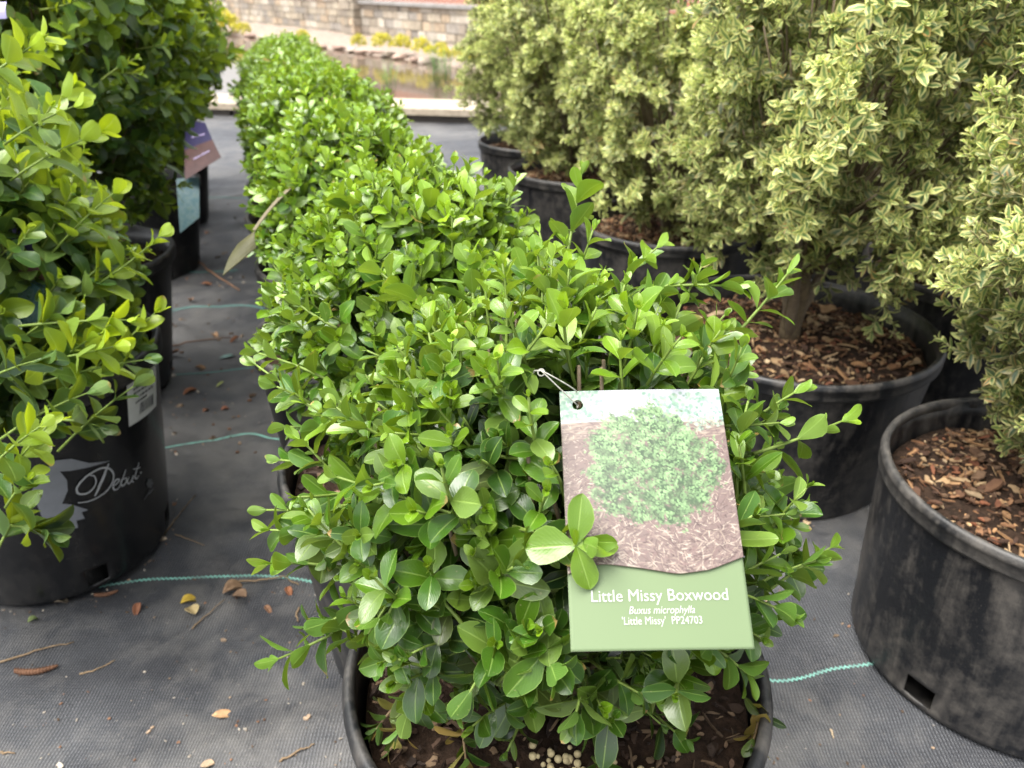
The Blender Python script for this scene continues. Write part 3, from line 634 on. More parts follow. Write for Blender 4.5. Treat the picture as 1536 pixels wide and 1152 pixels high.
# further plants: three crown shapes shared along the row
def mid_proto(k, n_out, n_in, nu, nv, rad, loc, label, zc=.385, seed=0, age_shade=(.98, .60), sc_=1.0):
    rs = np.random.RandomState(100 + k); root = empty('potted_boxwood', (*loc, 0), label, 'shrub', MID)
    p, zt = small_pot(root, n=100); mulch(root, rs, .130, zt, 160, 1.2, pal1)
    lv = Leaves(nu, nv); st = MB(); tw = MB()
    crown(rs, lv, st, (0, 0, zc), rad, n_out, n_in, LW[0] * sc_, LW[1] * sc_, .009, (4, 7), up=.6, lump=.08, low=-.38, age_shade=age_shade, seed=seed, side_age=.45, stem_n=3, inner=(.5, .85), base=(0, 0, zt), twigs=tw, ntw=40, brown=.006)
    mb = MB(); lv.build(mb); link('foliage', mb.mesh('foliage'), M['leaf'], root); link('shoots', st.mesh('shoots'), M['stem'], root); link('twigs', tw.mesh('twigs'), M['stem'], root); return root
m2 = mid_proto(0, 430, 260, 4, 4, (.120, .128, .125), (-.080, .618), 'second boxwood of the middle row, hiding behind the tagged front plant', seed=4)
m3 = mid_proto(1, 400, 240, 2, 4, (.118, .128, .125), (-.19, .900), 'boxwood in the middle row whose edge-on card sticks out over the aisle', seed=8)
m4 = mid_proto(2, 380, 200, 2, 3, (.126, .130, .135), (-.270, 1.19), 'fourth boxwood from the front in the middle row, behind the one with the edge-on card', seed=12)
NTH = ['fifth', 'sixth', 'seventh', 'eighth', 'ninth', 'tenth', 'eleventh', 'last']
rest = [(-.36, 1.48), (-.45, 1.77), (-.54, 2.06), (-.63, 2.35), (-.72, 2.64), (-.80, 2.93)]
for i, (x, y) in enumerate(rest):
    c = copy_tree((m3, m4, m2)[i % 3]); c.location = (x, y, 0); c.rotation_euler.z = 1.3 + i * 2.1; q_ = (.97, .93, .95, .90, .92, .89)[i]; c.scale = (1.10, 1.10, q_)
    c['label'] = '%s boxwood from the front in the middle row' % NTH[i] if i < 5 else 'farthest boxwood of the middle row, in front of the pale kerb'

# ================================================================== RIGHT ROW (variegated boxwoods)
RG = 'cream variegated boxwoods in the right row'
def var_proto(k, loc, H, rt, rb, cen, rad, n_out, n_in, L, nu, nv, label, seed, brown=.01, stem_h=.1, trunk_r=.013, nm=500, age_shade=(1.05, .60), low=-.8, mat='pot_dusty', holes=(5, 21, 37, 55, 69, 85), pairs=(4, 7), lump=.13, pw=2.3):
    rs = np.random.RandomState(200 + k); root = empty('potted_variegated_boxwood', (*loc, 0), label, 'shrub', RG)
    p, rim, so_, zt = pot_parts(root, H, rt, rb, M[mat], M['rim'], holes=holes, soil_dz=.035, ribs=12, rim_h=.020)
    mulch(root, rs, rt - .008, zt, nm * 3, 1.0, BARK + [(.36, .25, .14), (.30, .17, .08), (.38, .28, .17), (.06, .032, .02), (.09, .05, .028)])
    lv = Leaves(nu, nv, 'var'); st = MB(); tw = MB()
    crown(rs, lv, st, cen, rad, n_out, n_in, L, L * .46, L * .36, pairs, up=.40, lump=lump, low=low, age_shade=age_shade, seed=seed, side_age=.86, stem_n=3, inner=(.62, .9), base=(0, 0, zt + stem_h), twigs=tw, ntw=90, brown=brown, stem_col=(.28, .26, .12), cl=True, pw=pw)
    mb = MB(); lv.build(mb); link('foliage', mb.mesh('foliage'), M['leaf_var'], root); link('shoots', st.mesh('shoots'), M['stem'], root)
    for j in range(3): tube(tw, [(0, 0, zt), (.01 * math.cos(j * 2.1), .01 * math.sin(j * 2.1), zt + stem_h * .5), (.03 * math.cos(j * 2.1), .03 * math.sin(j * 2.1), zt + stem_h), (.09 * math.cos(j * 2.1), .09 * math.sin(j * 2.1), zt + stem_h + .12)], trunk_r * .8, trunk_r * .35, 8, col=(.2, .16, .11, 1))
    link('branches', tw.mesh('branches'), M['stem'], root)
    mb = MB(); t = [(.002, 0, zt - .005), (.0, .003, zt + stem_h * .3), (.004, 0, zt + stem_h * .7), (.0, 0, zt + stem_h * 1.15)]; tube(mb, t, trunk_r * 1.25, trunk_r * .95, 12, col=(.15, .12, .09, 1)); link('trunk', mb.mesh('trunk'), M['bark'], root)
    return root
r1 = var_proto(0, (.522, .60), .22, .155, .147, (.066, .02, .435), (.205, .20, .245), 1500, 900, .0150, 4, 4, 'variegated boxwood nearest the camera on the right, in a scuffed dusty black pot', 3, .012, low=-.93, lump=.10)
r2 = var_proto(1, (.383, .970), .22, .186, .160, (.035, .0, .548), (.222, .21, .300), 3100, 900, .0155, 2, 4, 'big variegated boxwood with bare trunk showing above its wide mulch-filled pot', 7, .02, stem_h=.11, trunk_r=.012, low=-.96, lump=.15)
r3 = var_proto(2, (.305, 1.47), .22, .17, .150, (0, 0, .490), (.205, .205, .31), 2600, 500, .0165, 2, 3, 'variegated boxwood behind the big one, pot rim and mulch showing on its left', 11, .03, low=-.99, stem_h=.05, pw=2.8)
for i, (x, y, rz, sc_, lb) in enumerate([(.165, 1.93, 2.0, 1.0, 'variegated boxwood with browning lower leaves, fourth in the right row'), (.07, 2.32, 4.1, .98, 'farthest variegated boxwood of the right row, against the pond'),
                                     (.76, 1.18, 1.0, 1.05, 'variegated boxwood standing beyond the right row, behind the big one'), (.66, 1.62, 3.0, 1.0, 'variegated boxwood seen between the big one and the one behind it')]):
    c = copy_tree(r3); c.location = (x, y, 0); c.rotation_euler.z = rz; c.scale = (sc_, sc_, sc_); c['label'] = lb

# ================================================================== LEFT ROW (taller boxwoods with bright new growth)
LG = 'tall boxwoods in the left row'
def left_proto(k, loc, H, rt, rb, cen, rad, n_out, n_in, L, nu, nv, label, seed, age_shade, mat='pot_clean', clip=None, low=-.9, up=.4, extra=None, sa=.35):
    rs = np.random.RandomState(300 + k); root = empty('potted_tall_boxwood', (*loc, 0), label, 'shrub', LG)
    p, rim, so_, zt = pot_parts(root, H, rt, rb, M[mat], M['rim'], holes=(2, 18, 34, 50, 66, 82), soil_dz=.03, rim_h=.02)
    mulch(root, rs, rt - .008, zt, 260, 1.2, pal1)
    lv = Leaves(nu, nv); st = MB(); tw = MB()
    crown(rs, lv, st, cen, rad, n_out, n_in, L, L * .58, L * .46, (4, 7), up=up, lump=.10, low=low, age_shade=age_shade, seed=seed, side_age=sa, stem_n=4, inner=(.5, .88), base=(0, 0, zt), twigs=tw, ntw=60, stem_col=(.2, .26, .05), clip=clip)
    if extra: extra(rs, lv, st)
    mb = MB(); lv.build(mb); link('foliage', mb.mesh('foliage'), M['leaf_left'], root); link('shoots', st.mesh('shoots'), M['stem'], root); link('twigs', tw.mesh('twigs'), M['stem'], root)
    return root, p
DL = (-.565, .775)
def extraD(rs, lv, st):
    for (b, t, d, n, ag) in (((60, 640), (232, 470), .70, 6, 1.0), ((120, 470), (238, 355), .72, 7, 1.0), ((0, 720), (70, 640), .60, 5, .9), ((0, 250), (150, 200), .66, 5, 1.0), ((60, 380), (170, 290), .70, 6, 1.0), ((-20, 120), (60, 60), .62, 5, 1.0), ((0, 200), (110, 160), .64, 4, 1.0), ((40, 560), (150, 500), .66, 5, 1.0), ((60, 470), (150, 400), .72, 4, .4), ((20, 780), (75, 800), .62, 4, .1), ((80, 660), (200, 580), .66, 4, .2), ((40, 480), (190, 480), .66, 5, .95), ((0, 560), (170, 520), .64, 6, .9), ((-10, 640), (130, 590), .62, 5, .35), ((60, 560), (215, 540), .68, 5, .5), ((-20, 690), (60, 640), .58, 4, .9), ((0, 760), (40, 720), .60, 4, .8), ((-30, 560), (60, 540), .60, 5, .25), ((90, 620), (150, 640), .66, 3, .15), ((-10, 820), (30, 770), .62, 3, .5), ((0, 520), (90, 470), .66, 5, .4)):
        o = np.array([*DL, 0]); b_, t_ = np.array(S(*b, d)) - o, np.array(S(*t, d)) - o; ax = t_ - b_
        shoot(lv, st, rs, t_, ax, n, .0310, .0185, ag, ag * .55, np.linalg.norm(ax) / n, tip_big=True, stem_n=6)
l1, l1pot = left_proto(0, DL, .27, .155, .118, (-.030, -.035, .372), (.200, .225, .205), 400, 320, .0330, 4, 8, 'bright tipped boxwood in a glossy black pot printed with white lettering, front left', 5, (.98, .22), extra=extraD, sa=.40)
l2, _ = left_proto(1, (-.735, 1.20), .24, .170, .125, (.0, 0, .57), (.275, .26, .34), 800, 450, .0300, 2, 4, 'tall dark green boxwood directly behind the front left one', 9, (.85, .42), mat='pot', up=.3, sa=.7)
for i, (x, y, rz, lb) in enumerate([(-.875, 1.80, 1.0, 'third boxwood of the left row, its pot hung with a purple tag'), (-1.0, 2.22, 2.4, 'fourth boxwood of the left row, mostly behind the third'), (-1.15, 2.62, 4.0, 'farthest boxwood of the left row, small dark pot showing by the aisle')]):
    c = copy_tree(l2); c.location = (x, y, 0); c.rotation_euler.z = rz; c.scale = (.82, .82, .90) if i < 2 else (.74, .74, .72); c['label'] = lb

# ---- printing on the glossy pot, drawn in pot coordinates (angle, height)
def on_pot(px, py, lift=.0006, rt=.155, rb=.118, H=.27):
    r = ray(px, py); o = Vector((0, 0, EYE)); k = (rt - rb) / H; t = .45; best = None
    while t < 1.2:
        q = o + r * t; 
        if math.hypot(q.x - DL[0], q.y - DL[1]) < rb + k * q.z: best = q; break
        t += .0008
    if best is None: return None
    a = math.atan2(best.y - DL[1], best.x - DL[0]); return (a, best.z)
def pot_pt(a, h, lift): rr = .118 + (.037) * h / .27 + lift; return (rr * math.cos(a), rr * math.sin(a), h)
def zp(x, y): return (x / 5.237, 680 + y / 5.237)
m_ink = simple('grey_print_ink', (.20, .21, .23), .45, .4, 80, .12); m_ink2 = simple('silver_print_ink', (.36, .37, .38), .4, .5, 200, .1); m_ink3 = simple('dim_print_ink', (.09, .095, .10), .45, .4)
def pot_poly(poly, name, mat, lift, parent):
    A = [on_pot(*zp(*p)) for p in poly]; A = [q for q in A if q]
    bm = bmesh.new(); vs_ = [bm.verts.new((a * .15, h, 0)) for a, h in A]; bm.faces.new(vs_); bmesh.ops.triangulate(bm, faces=bm.faces[:])
    for _ in range(5):
        lg = [e for e in bm.edges if e.calc_length() > .006]
        if not lg: break
        bmesh.ops.subdivide_edges(bm, edges=lg, cuts=1); bmesh.ops.triangulate(bm, faces=bm.faces[:])
    for v in bm.verts: v.co = Vector(pot_pt(v.co.x / .15, v.co.y, lift))
    bmesh.ops.recalc_face_normals(bm, faces=bm.faces[:]); me = bpy.data.meshes.new(name); bm.to_mesh(me); bm.free(); return link(name, me, mat, parent)
emb = pot_poly([(200, 350), (250, 290), (290, 210), (360, 120), (440, 50), (560, 40), (700, 75), (865, 57), (700, 105), (560, 135), (470, 140), (525, 210), (530, 290), (487, 392), (560, 400), (690, 440), (640, 462), (665, 510), (598, 525), (612, 580), (540, 598), (537, 650), (470, 652), (400, 615), (345, 555), (330, 500), (290, 400)], 'printed_flower', m_ink, .0005, l1pot)
def pot_stroke(mb, pts, w0, w1=None):
    P = [np.array(p, float) for p in pts]; Q = []
    for i in range(len(P) - 1):                                    # Catmull-Rom
        a, b, c, d = P[max(i - 1, 0)], P[i], P[i + 1], P[min(i + 2, len(P) - 1)]
        for t in np.linspace(0, 1, 7)[:-1]: Q.append(.5 * ((2 * b) + (-a + c) * t + (2 * a - 5 * b + 4 * c - d) * t * t + (-a + 3 * b - 3 * c + d) * t ** 3))
    Q.append(P[-1]); Q = np.array(Q); A = np.array([on_pot(*zp(*q)) for q in Q]); S_ = np.c_[A[:, 0] * .15, A[:, 1]]; tg = np.gradient(S_, axis=0); tg /= np.linalg.norm(tg, axis=1)[:, None] + 1e-9
    n = np.c_[-tg[:, 1], tg[:, 0]]; m_ = len(Q); w1 = w0 if w1 is None else w1; ww = (w0 + (w1 - w0) * np.sin(np.linspace(0, math.pi, m_))) * .5
    L_, R_ = S_ + n * ww[:, None], S_ - n * ww[:, None]; v = [pot_pt(x / .15, y, .0009) for x, y in np.concatenate([L_, R_])]
    mb.add(v, [(i, i + 1, i + 1 + m_, i + m_) for i in range(m_ - 1)])
mb = MB()
pot_stroke(mb, [(850, 80), (815, 165), (775, 260), (740, 332)], .0016, .0036)
pot_stroke(mb, [(610, 385), (690, 374), (770, 340), (840, 285), (882, 215), (884, 155), (850, 117), (790, 115), (700, 160), (640, 212), (603, 262), (603, 300), (635, 318), (690, 305), (735, 262), (750, 215), (735, 175), (700, 170)], .0012, .0024)
pot_stroke(mb, [(888, 250), (920, 228), (930, 205), (908, 205), (886, 240), (888, 280), (915, 280), (940, 250)], .0012, .0022)
pot_stroke(mb, [(982, 125), (965, 175), (945, 235), (958, 252), (985, 225), (985, 192), (962, 205)], .0012, .0022)
pot_stroke(mb, [(1008, 185), (995, 222), (1008, 236), (1034, 200), (1042, 170), (1030, 215), (1046, 222)], .0012, .0020)
pot_stroke(mb, [(1086, 70), (1070, 125), (1055, 185), (1068, 196), (1084, 172)], .0012, .0022)
pot_stroke(mb, [(1040, 125), (1070, 118), (1096, 108)], .001, .0014); pot_stroke(mb, [(1098, 148), (1102, 156)], .0022, .0026)
link('lettering', mb.mesh('lettering', False), m_ink2, l1pot)
mb = MB()
for k in range(6):
    a = k * 1.047; c = (1170 + 14 * math.cos(a), 235 + 20 * math.sin(a)); pot_stroke(mb, [(1170, 235), c, (1170 + 26 * math.cos(a), 235 + 36 * math.sin(a))], .0014, .005)
pot_stroke(mb, [(1175, 270), (1160, 310), (1125, 368)], .001, .0016); pot_stroke(mb, [(1200, 272), (1180, 300), (1160, 320)], .001, .003)
link('small_emblem', mb.mesh('small_emblem', False), m_ink3, l1pot)
# barcode label on the same pot
def pot_patch(c, name, mat, lift, n=14):
    A = [on_pot(*p) for p in c]; mb = MB(); v = []
    for i in range(n + 1):
        for j in range(n + 1):
            s, t = i / n, j / n; a = (A[0][0] * (1 - s) + A[1][0] * s) * (1 - t) + (A[3][0] * (1 - s) + A[2][0] * s) * t; h = (A[0][1] * (1 - s) + A[1][1] * s) * (1 - t) + (A[3][1] * (1 - s) + A[2][1] * s) * t
            v.append(pot_pt(a, h, lift))
    mb.add(v, [(i * (n + 1) + j, i * (n + 1) + j + 1, (i + 1) * (n + 1) + j + 1, (i + 1) * (n + 1) + j) for i in range(n) for j in range(n)]); return mb
LC = [(188, 573), (232, 545), (233, 608), (192, 640)]
lab = link('price_sticker', pot_patch(LC, 'x', None, .0012).mesh('price_sticker'), simple('white_sticker', (.62, .62, .60), .5, .4, 60, .1), l1pot)
mb = MB()
def lerp2(s, t): return ((LC[0][0] * (1 - s) + LC[1][0] * s) * (1 - t) + (LC[3][0] * (1 - s) + LC[2][0] * s) * t, (LC[0][1] * (1 - s) + LC[1][1] * s) * (1 - t) + (LC[3][1] * (1 - s) + LC[2][1] * s) * t)
def pp(s0, s1, t0, t1):
    q = pot_patch([lerp2(s0, t0), lerp2(s1, t0), lerp2(s1, t1), lerp2(s0, t1)], 'x', None, .0018, 3); mb.add(q.v[0], q.f[0])
rs = np.random.RandomState(9)
for k in range(13): s = .38 + k * .038; pp(s, s + rs.uniform(.01, .026), .66, .90)
for t, s0, s1 in ((.12, .3, .7), (.24, .2, .9), (.34, .2, .8), (.46, .35, .85), (.56, .25, .6)):
    s = s0
    while s < s1: l_ = rs.uniform(.03, .09); pp(s, s + l_, t, t + .045); s += l_ + .025
link('barcode', mb.mesh('barcode', False), simple('black_ink', (.03, .03, .03), .5), lab)

# ================================================================== TAGS
def frame_pt(o, U, D, N, x, y, z=0): return o + U * x + D * y + N * z
# ---- the printed tag
ptag = empty('plant_tag', tuple(tc), 'printed plant tag with a bush photo and green lettering band, hanging on the front boxwood', 'plant tag')
Wt, Ht = tw_, t_len; TLp = TC - TU * Wt / 2 - TD * Ht / 2 - TC                         # local coords (root is at tc)
def tp3(x, y, z=0):                                                                  # x right, y down from top-left, slight bow
    bow = .0016 * math.sin(math.pi * y / Ht) + .0008 * math.sin(math.pi * x / Wt)
    return TLp + TU * x + TD * y + TN * (z + bow)
hole = (.0085, .0075); hr = .0026
def grid_sheet(nu, nv, xf, yf, z, colf=None, hole_=True):
    v = []; c = []
    for j in range(nv + 1):
        for i in range(nu + 1):
            x = xf(i / nu); y = yf(i / nu, j / nv)
            if hole_:
                dx, dy = x - hole[0], y - hole[1]; d = math.hypot(dx, dy)
                if d < hr * 1.15 and d > 1e-6: k = max(hr / d, 1) if d > hr * .75 else 1; x, y = hole[0] + dx * k, hole[1] + dy * k
            v.append(tp3(x, y, z)); c.append(colf(i / nu, j / nv) if colf else (.5, .5, .5, 1))
    f = []
    P = np.array(v); hc = tp3(*hole, z)
    n = nu + 1
    for j in range(nv):
        for i in range(nu):
            q = (j * n + i, (j + 1) * n + i, (j + 1) * n + i + 1, j * n + i + 1)
            if hole_ and sum(np.linalg.norm(P[k] - hc) < hr * .98 for k in q) >= 1 : continue
            f.append(q)
    return v, f, c
_wu = np.linspace(0, 1, 201); _wt = np.interp(_wu, [0, .1, .2, .4, .62, .8, 1], [.735, .712, .700, .717, .742, .728, .682])
for _ in range(40): _wt[1:-1] = (_wt[:-2] + _wt[1:-1] + _wt[2:]) / 3
def wave(u): return float(np.interp(u, _wu, _wt))
wave_y = lambda u: Ht * wave(u)
# paint the print: a small raster of dabs (bush, straw mulch, pale sky, trees)
NU, NV = 220, 250; rs = np.random.RandomState(77); img = np.zeros((NV + 1, NU + 1, 3)); yy, xx = np.mgrid[0:NV + 1, 0:NU + 1]; un, vn = xx / NU, yy / NV
img[:] = (.34, .26, .24)
img[vn < .20] = (.74, .76, .80)
def dab(cx, cy_, a, b, ang, col, al=1.0):
    r = int(max(a, b)) + 2; x0, x1, y0, y1 = max(0, int(cx - r)), min(NU, int(cx + r)) + 1, max(0, int(cy_ - r)), min(NV, int(cy_ + r)) + 1
    if x1 <= x0 or y1 <= y0: return
    X_, Y_ = xx[y0:y1, x0:x1] - cx, yy[y0:y1, x0:x1] - cy_; p = (X_ * math.cos(ang) + Y_ * math.sin(ang)) / a; q = (-X_ * math.sin(ang) + Y_ * math.cos(ang)) / b
    k = (np.clip(1.3 - (p * p + q * q), 0, 1) * al)[..., None]; img[y0:y1, x0:x1] = img[y0:y1, x0:x1] * (1 - k) + np.array(col) * k
for i in range(700):                                              # trees at the top corners
    u = rs.choice([rs.uniform(0, .26), rs.uniform(.52, 1)]); v = rs.uniform(0, .19) if u < .3 else rs.uniform(.02, .25)
    dab(u * NU, v * NV, rs.uniform(2, 5), rs.uniform(1.5, 3.5), rs.rand() * 3, np.array([(.40, .60, .46), (.58, .74, .60), (.30, .46, .38), (.66, .78, .62)][rs.randint(4)]) * rs.uniform(.85, 1.1), .8)
for i in range(45): dab((.25 + .27 * i / 45) * NU, .125 * NV, 1.5, .6, 0, (.5, .5, .56), .7)
for i in range(4200):                                             # straw mulch
    v = .20 + .80 * rs.rand() ** .8; u = rs.rand(); l_ = rs.uniform(1.5, 8) * (.4 + .8 * v)
    dab(u * NU, v * NV, l_, .55 + .5 * v * rs.rand(), rs.normal() * .9, np.array([(.28, .20, .18), (.42, .33, .30), (.54, .45, .38), (.74, .66, .56), (.17, .11, .11), (.38, .27, .25)][rs.randint(6)]), .75)
for i in range(260): v = rs.uniform(.17, .3); dab(rs.rand() * NU, v * NV, rs.uniform(3, 8), 1.2, 0, (.62, .54, .44), .4)
bc = (.53, .45); br = (.40, .33)
def brad(a): return 1 + .07 * math.sin(a * 3 + .8) + .05 * math.sin(a * 5 + 2) + .035 * math.sin(a * 11) + .03 * math.sin(a * 17 + 1)
for i in range(500):                                              # dark heart of the bush, then leaves from the back to the front
    a = rs.rand() * 6.28; q = math.sqrt(rs.rand()) * .93 * brad(a); dab((bc[0] + br[0] * q * math.cos(a)) * NU, (bc[1] + br[1] * q * math.sin(a)) * NV, rs.uniform(4, 8), rs.uniform(3, 6), a, np.array((.10, .18, .09)) * rs.uniform(.7, 1.2), .85)
for i in range(4000):
    a = rs.rand() * 6.28; q = math.sqrt(rs.rand()) * brad(a) * (1 + (rs.rand() < .2) * rs.rand() * .14); u = bc[0] + br[0] * q * math.cos(a); v = bc[1] + br[1] * q * math.sin(a)
    lum = np.clip(1.0 - .45 * (v - .15) + .38 * math.sin(u * 37 + 3 * math.sin(v * 23)) * math.sin(v * 31 + u * 9) + rs.normal() * .22, .35, 1.4)
    dab(u * NU, v * NV, rs.uniform(1.4, 3.0), rs.uniform(.8, 1.6), rs.rand() * 3.14, np.clip(np.array((.33, .50, .255)) * lum + (.03, .03, .03), 0, .85), .85)
img = np.clip((img / .6) ** 1.35 * .6 * .36 + .008, 0, .5)
def colf(u, v): c = img[int(round(v * NV)), int(round(u * NU))]; return (c[0], c[1], c[2], 1)
m = NM('glossy_printed_photo'); at = m.n('Attribute', attribute_name='tint'); m.set(Base_Color=at.outputs['Color'], Roughness=.45); m.p.inputs['Specular IOR Level'].default_value = .35
m_print = m.m; m_white = simple('card_core', (.5, .48, .42), .6)
mb = MB(); v, f, c = grid_sheet(NU, NV, lambda u: u * Wt, lambda u, t: t * wave_y(u), .0010, colf); mb.add(v, f, col=c); pan = link('photo_panel', mb.mesh('photo_panel'), m_print, ptag)
sm = pan.modifiers.new('thickness', 'SOLIDIFY'); sm.thickness = .0005; sm.offset = 1; pan.data.materials.append(m_white); pan.data.materials.append(simple('card_edge', (.20, .15, .10), .7)); sm.material_offset = 1; sm.material_offset_rim = 2
g1 = NM('green_card'); g1.set(Base_Color=g1.mix(g1.noise(25, 2, .5, g1.obj()), (.105, .145, .075), (.115, .158, .080)), Roughness=.55); g1.p.inputs['Specular IOR Level'].default_value = .25
mb = MB(); v, f, c = grid_sheet(60, 96, lambda u: u * Wt, lambda u, t: t * Ht, 0); mb.add(v, f); cd = link('card', mb.mesh('card'), g1.m, ptag)
sm = cd.modifiers.new('thickness', 'SOLIDIFY'); sm.thickness = .0005; sm.offset = -1; cd.data.materials.append(m_white); sm.material_offset_rim = 1
# make sure both sheets face the viewer
for o_ in (pan, cd):
    if Vector(o_.data.polygons[5].normal).dot(Vector(TN)) < 0: o_.data.flip_normals()
m_txt = simple('white_print', (.36, .38, .34), .6, .2)
def word(txt, size, x0, ybase, width=None, shear=0.0, bold=0.0, parent=ptag):
    cu = bpy.data.curves.new('t', 'FONT'); cu.body = txt; cu.size = size; cu.shear = shear; cu.offset = bold; cu.resolution_u = 3
    ob_ = bpy.data.objects.new('t', cu); C.objects.link(ob_); bpy.context.view_layer.update()
    me = bpy.data.meshes.new_from_object(ob_.evaluated_get(bpy.context.evaluated_depsgraph_get())); bpy.data.objects.remove(ob_); bpy.data.curves.remove(cu)
    P = np.array([list(v.co) for v in me.vertices]); P[:, 0] -= P[:, 0].min(); k = width / P[:, 0].max() if width else 1
    for v, p in zip(me.vertices, P): v.co = Vector(tp3(x0 + p[0] * k, ybase - p[1], .00035))
    me.update(); return link('lettering', me, m_txt, parent)
def UVp(px, py):                                                   # card coordinates of a photo pixel on the card
    r = np.array(ray(px, py)); t = ((TC - EY) @ TN) / (r @ TN); q = EY + r * t - TC - TLp; return q @ TU, q @ TD
x0, yb = UVp(887, 904); x1, _ = UVp(1092, 904); word('Little Missy Boxwood', .0072, x0, yb, x1 - x0, 0, .0)
x0, yb = UVp(943, 922); x1, _ = UVp(1042, 922); word('Buxus microphylla', .0046, x0, yb, x1 - x0, .26)
x0, yb = UVp(933, 938); x1, _ = UVp(1053, 938); word("'Little Missy'  PP24703", .0046, x0, yb, x1 - x0)
# string through the hole up to a twig
mb = MB(); h0 = tp3(*hole, .001) + TC; k0 = np.array(S(812, 556, .362)); u = np.array([0, 0, 1.])
for o_ in (0, 1):
    off = TU * (.0012 if o_ else -.0004); mid = (h0 + k0) / 2 + off * 2.2 + TN * .003
    tt = np.linspace(0, 1, 12)[:, None]; start = h0 if o_ == 0 else tp3(hole[0] + .001, 0, -.001) + TC
    pts = (1 - tt) ** 2 * start + 2 * tt * (1 - tt) * (mid + off * 2) + tt ** 2 * k0 - TC
    tube(mb, pts, .00036, .00036, 6, col=(.45, .45, .40, 1))
a = np.linspace(0, 6.28, 16); tube(mb, [k0 - TC + TU * .0016 * math.cos(x) - TD * .0013 * math.sin(x) + TN * (.001 * math.sin(x) - .002) for x in a], .00036, .00036, 6, col=(.45, .45, .40, 1))
tube(mb, [k0 - TC, k0 - TC + TU * -.003 - TD * .002 - TN * .004, k0 - TC - TU * .004 - TD * .003 - TN * .014], .0004, .0004, 5, col=(.45, .45, .40, 1))
tube(mb, [h0 - TC, h0 - TC - TN * .004 + TD * .0008], .0005, .0005, 6, col=(.45, .45, .40, 1))
link('string', mb.mesh('string'), tinted('white_string', .7, .4, 900, .3, .0002), ptag)

# ---- hanging three-colour tags of the left row and the edge-on card of the middle row
m_purple = simple('purple_print', (.025, .021, .07), .45, .5, 60, .2); m_plum = simple('plum_print', (.085, .04, .036), .45, .5, 60, .3); m_lilac = simple('pale_script_ink', (.38, .32, .50), .4)
m_pic = NM('teal_flower_print'); nz = m_pic.noise(90, 4, .7, m_pic.obj(), 1.0); m_pic.set(Base_Color=m_pic.ramp(nz, [(.36, (.03, .10, .12)), (.45, (.05, .11, .12)), (.55, (.10, .155, .17)), (.66, (.04, .10, .065))]), Roughness=.3); m_pic = m_pic.m
def quad_sheet(c, s0, s1, t0, t1, off, th=.0006, n=6):
    """slab patch of a four-cornered card; c = TL, TR, BR, BL in world space"""
    c = [np.array(q) for q in c]; N = nrm(np.cross(c[1] - c[0], c[3] - c[0])); N = N if N @ (EY - c[0]) > 0 else -N; v = []
    for k in (1, 0):
        for j in range(n + 1):
            for i in range(n + 1):
                s = s0 + (s1 - s0) * i / n; t = t0 + (t1 - t0) * j / n
                v.append((c[0] * (1 - s) + c[1] * s) * (1 - t) + (c[3] * (1 - s) + c[2] * s) * t + N * (off + th * k + .002 * math.sin(t * 3.1)))
    K = (n + 1) ** 2; f = []; w_ = n + 1
    for j in range(n):
        for i in range(n): a = j * w_ + i; f += [(a, a + w_, a + w_ + 1, a + 1), (K + a, K + a + 1, K + a + w_ + 1, K + a + w_)]
    for i in range(n): f += [(i, i + 1, K + i + 1, K + i), (n * w_ + i, K + n * w_ + i, K + n * w_ + i + 1, n * w_ + i + 1), (i * w_, K + i * w_, K + (i + 1) * w_, (i + 1) * w_), (i * w_ + n, (i + 1) * w_ + n, K + (i + 1) * w_ + n, K + i * w_ + n)]
    return v, f
def band_tag(corners, label, bands, script=None, string_to=None):
    e = empty('plant_tag', (0, 0, 0), label, 'plant tag', 'plant tags hanging in the left row')
    for nm_, mt, t0, t1 in bands: mb = MB(); mb.add(*quad_sheet(corners, 0, 1, t0, t1, 0)); link(nm_, mb.mesh(nm_, False), mt, e)
    mb = MB(); rs = np.random.RandomState(3)
    for (t, s0, s1) in script or ():
        s = s0
        while s < s1: l_ = rs.uniform(.03, .07); mb.add(*quad_sheet(corners, s, s + l_ * .8, t + rs.uniform(-.01, .01), t + .028, .0012, .0002, 1)); s += l_
    if script: link('lettering', mb.mesh('lettering', False), m_lilac, e)
    return e
band_tag([S(279, 182, 1.62), S(308, 184, 1.58), S(332, 236, 1.56), S(278, 270, 1.60)], 'purple and plum tag poking out of the third left boxwood towards the aisle', (('top_band', m_purple, 0, .50), ('lower_band', m_plum, .50, 1)), ((.30, .3, .8), (.72, .3, .8)))
band_tag([S(264, 268, 1.60), S(299, 266, 1.62), S(299, 326, 1.60), S(270, 350, 1.58)], 'teal picture tag on the pot below the purple one in the left row', (('picture', m_pic, 0, 1),))
band_tag([S(12, 330, .74), S(70, 385, .72), S(72, 480, .72), S(-30, 500, .74)], 'tag with pale teal picture half buried in the front left boxwood', (('top_band', m_purple, 0, .22), ('middle_band', m_plum, .22, .42), ('picture', m_pic, .42, 1)))
band_tag([S(-14, 5, .80), S(10, 3, .80), S(11, 28, .80), S(-14, 30, .80)], 'pale lilac scrap of a tag at the upper left corner', (('card', simple('lilac_print', (.26, .24, .42), .45), 0, 1),))
card = empty('plant_tag', (0, 0, 0), 'folded beige card seen nearly edge-on, leaning out over the aisle', 'plant tag')
m_card = simple('olive_card', (.052, .050, .018), .6, .3, 50, .35); m_cedge = simple('pale_card_edge', (.12, .10, .06), .6)
a_, b_, c_, d_, e_, f_ = S(437, 281, .80), S(384, 346, .74), S(335, 414, .70), S(358, 366, .74), S(432, 279, .84), S(385, 372, .73)
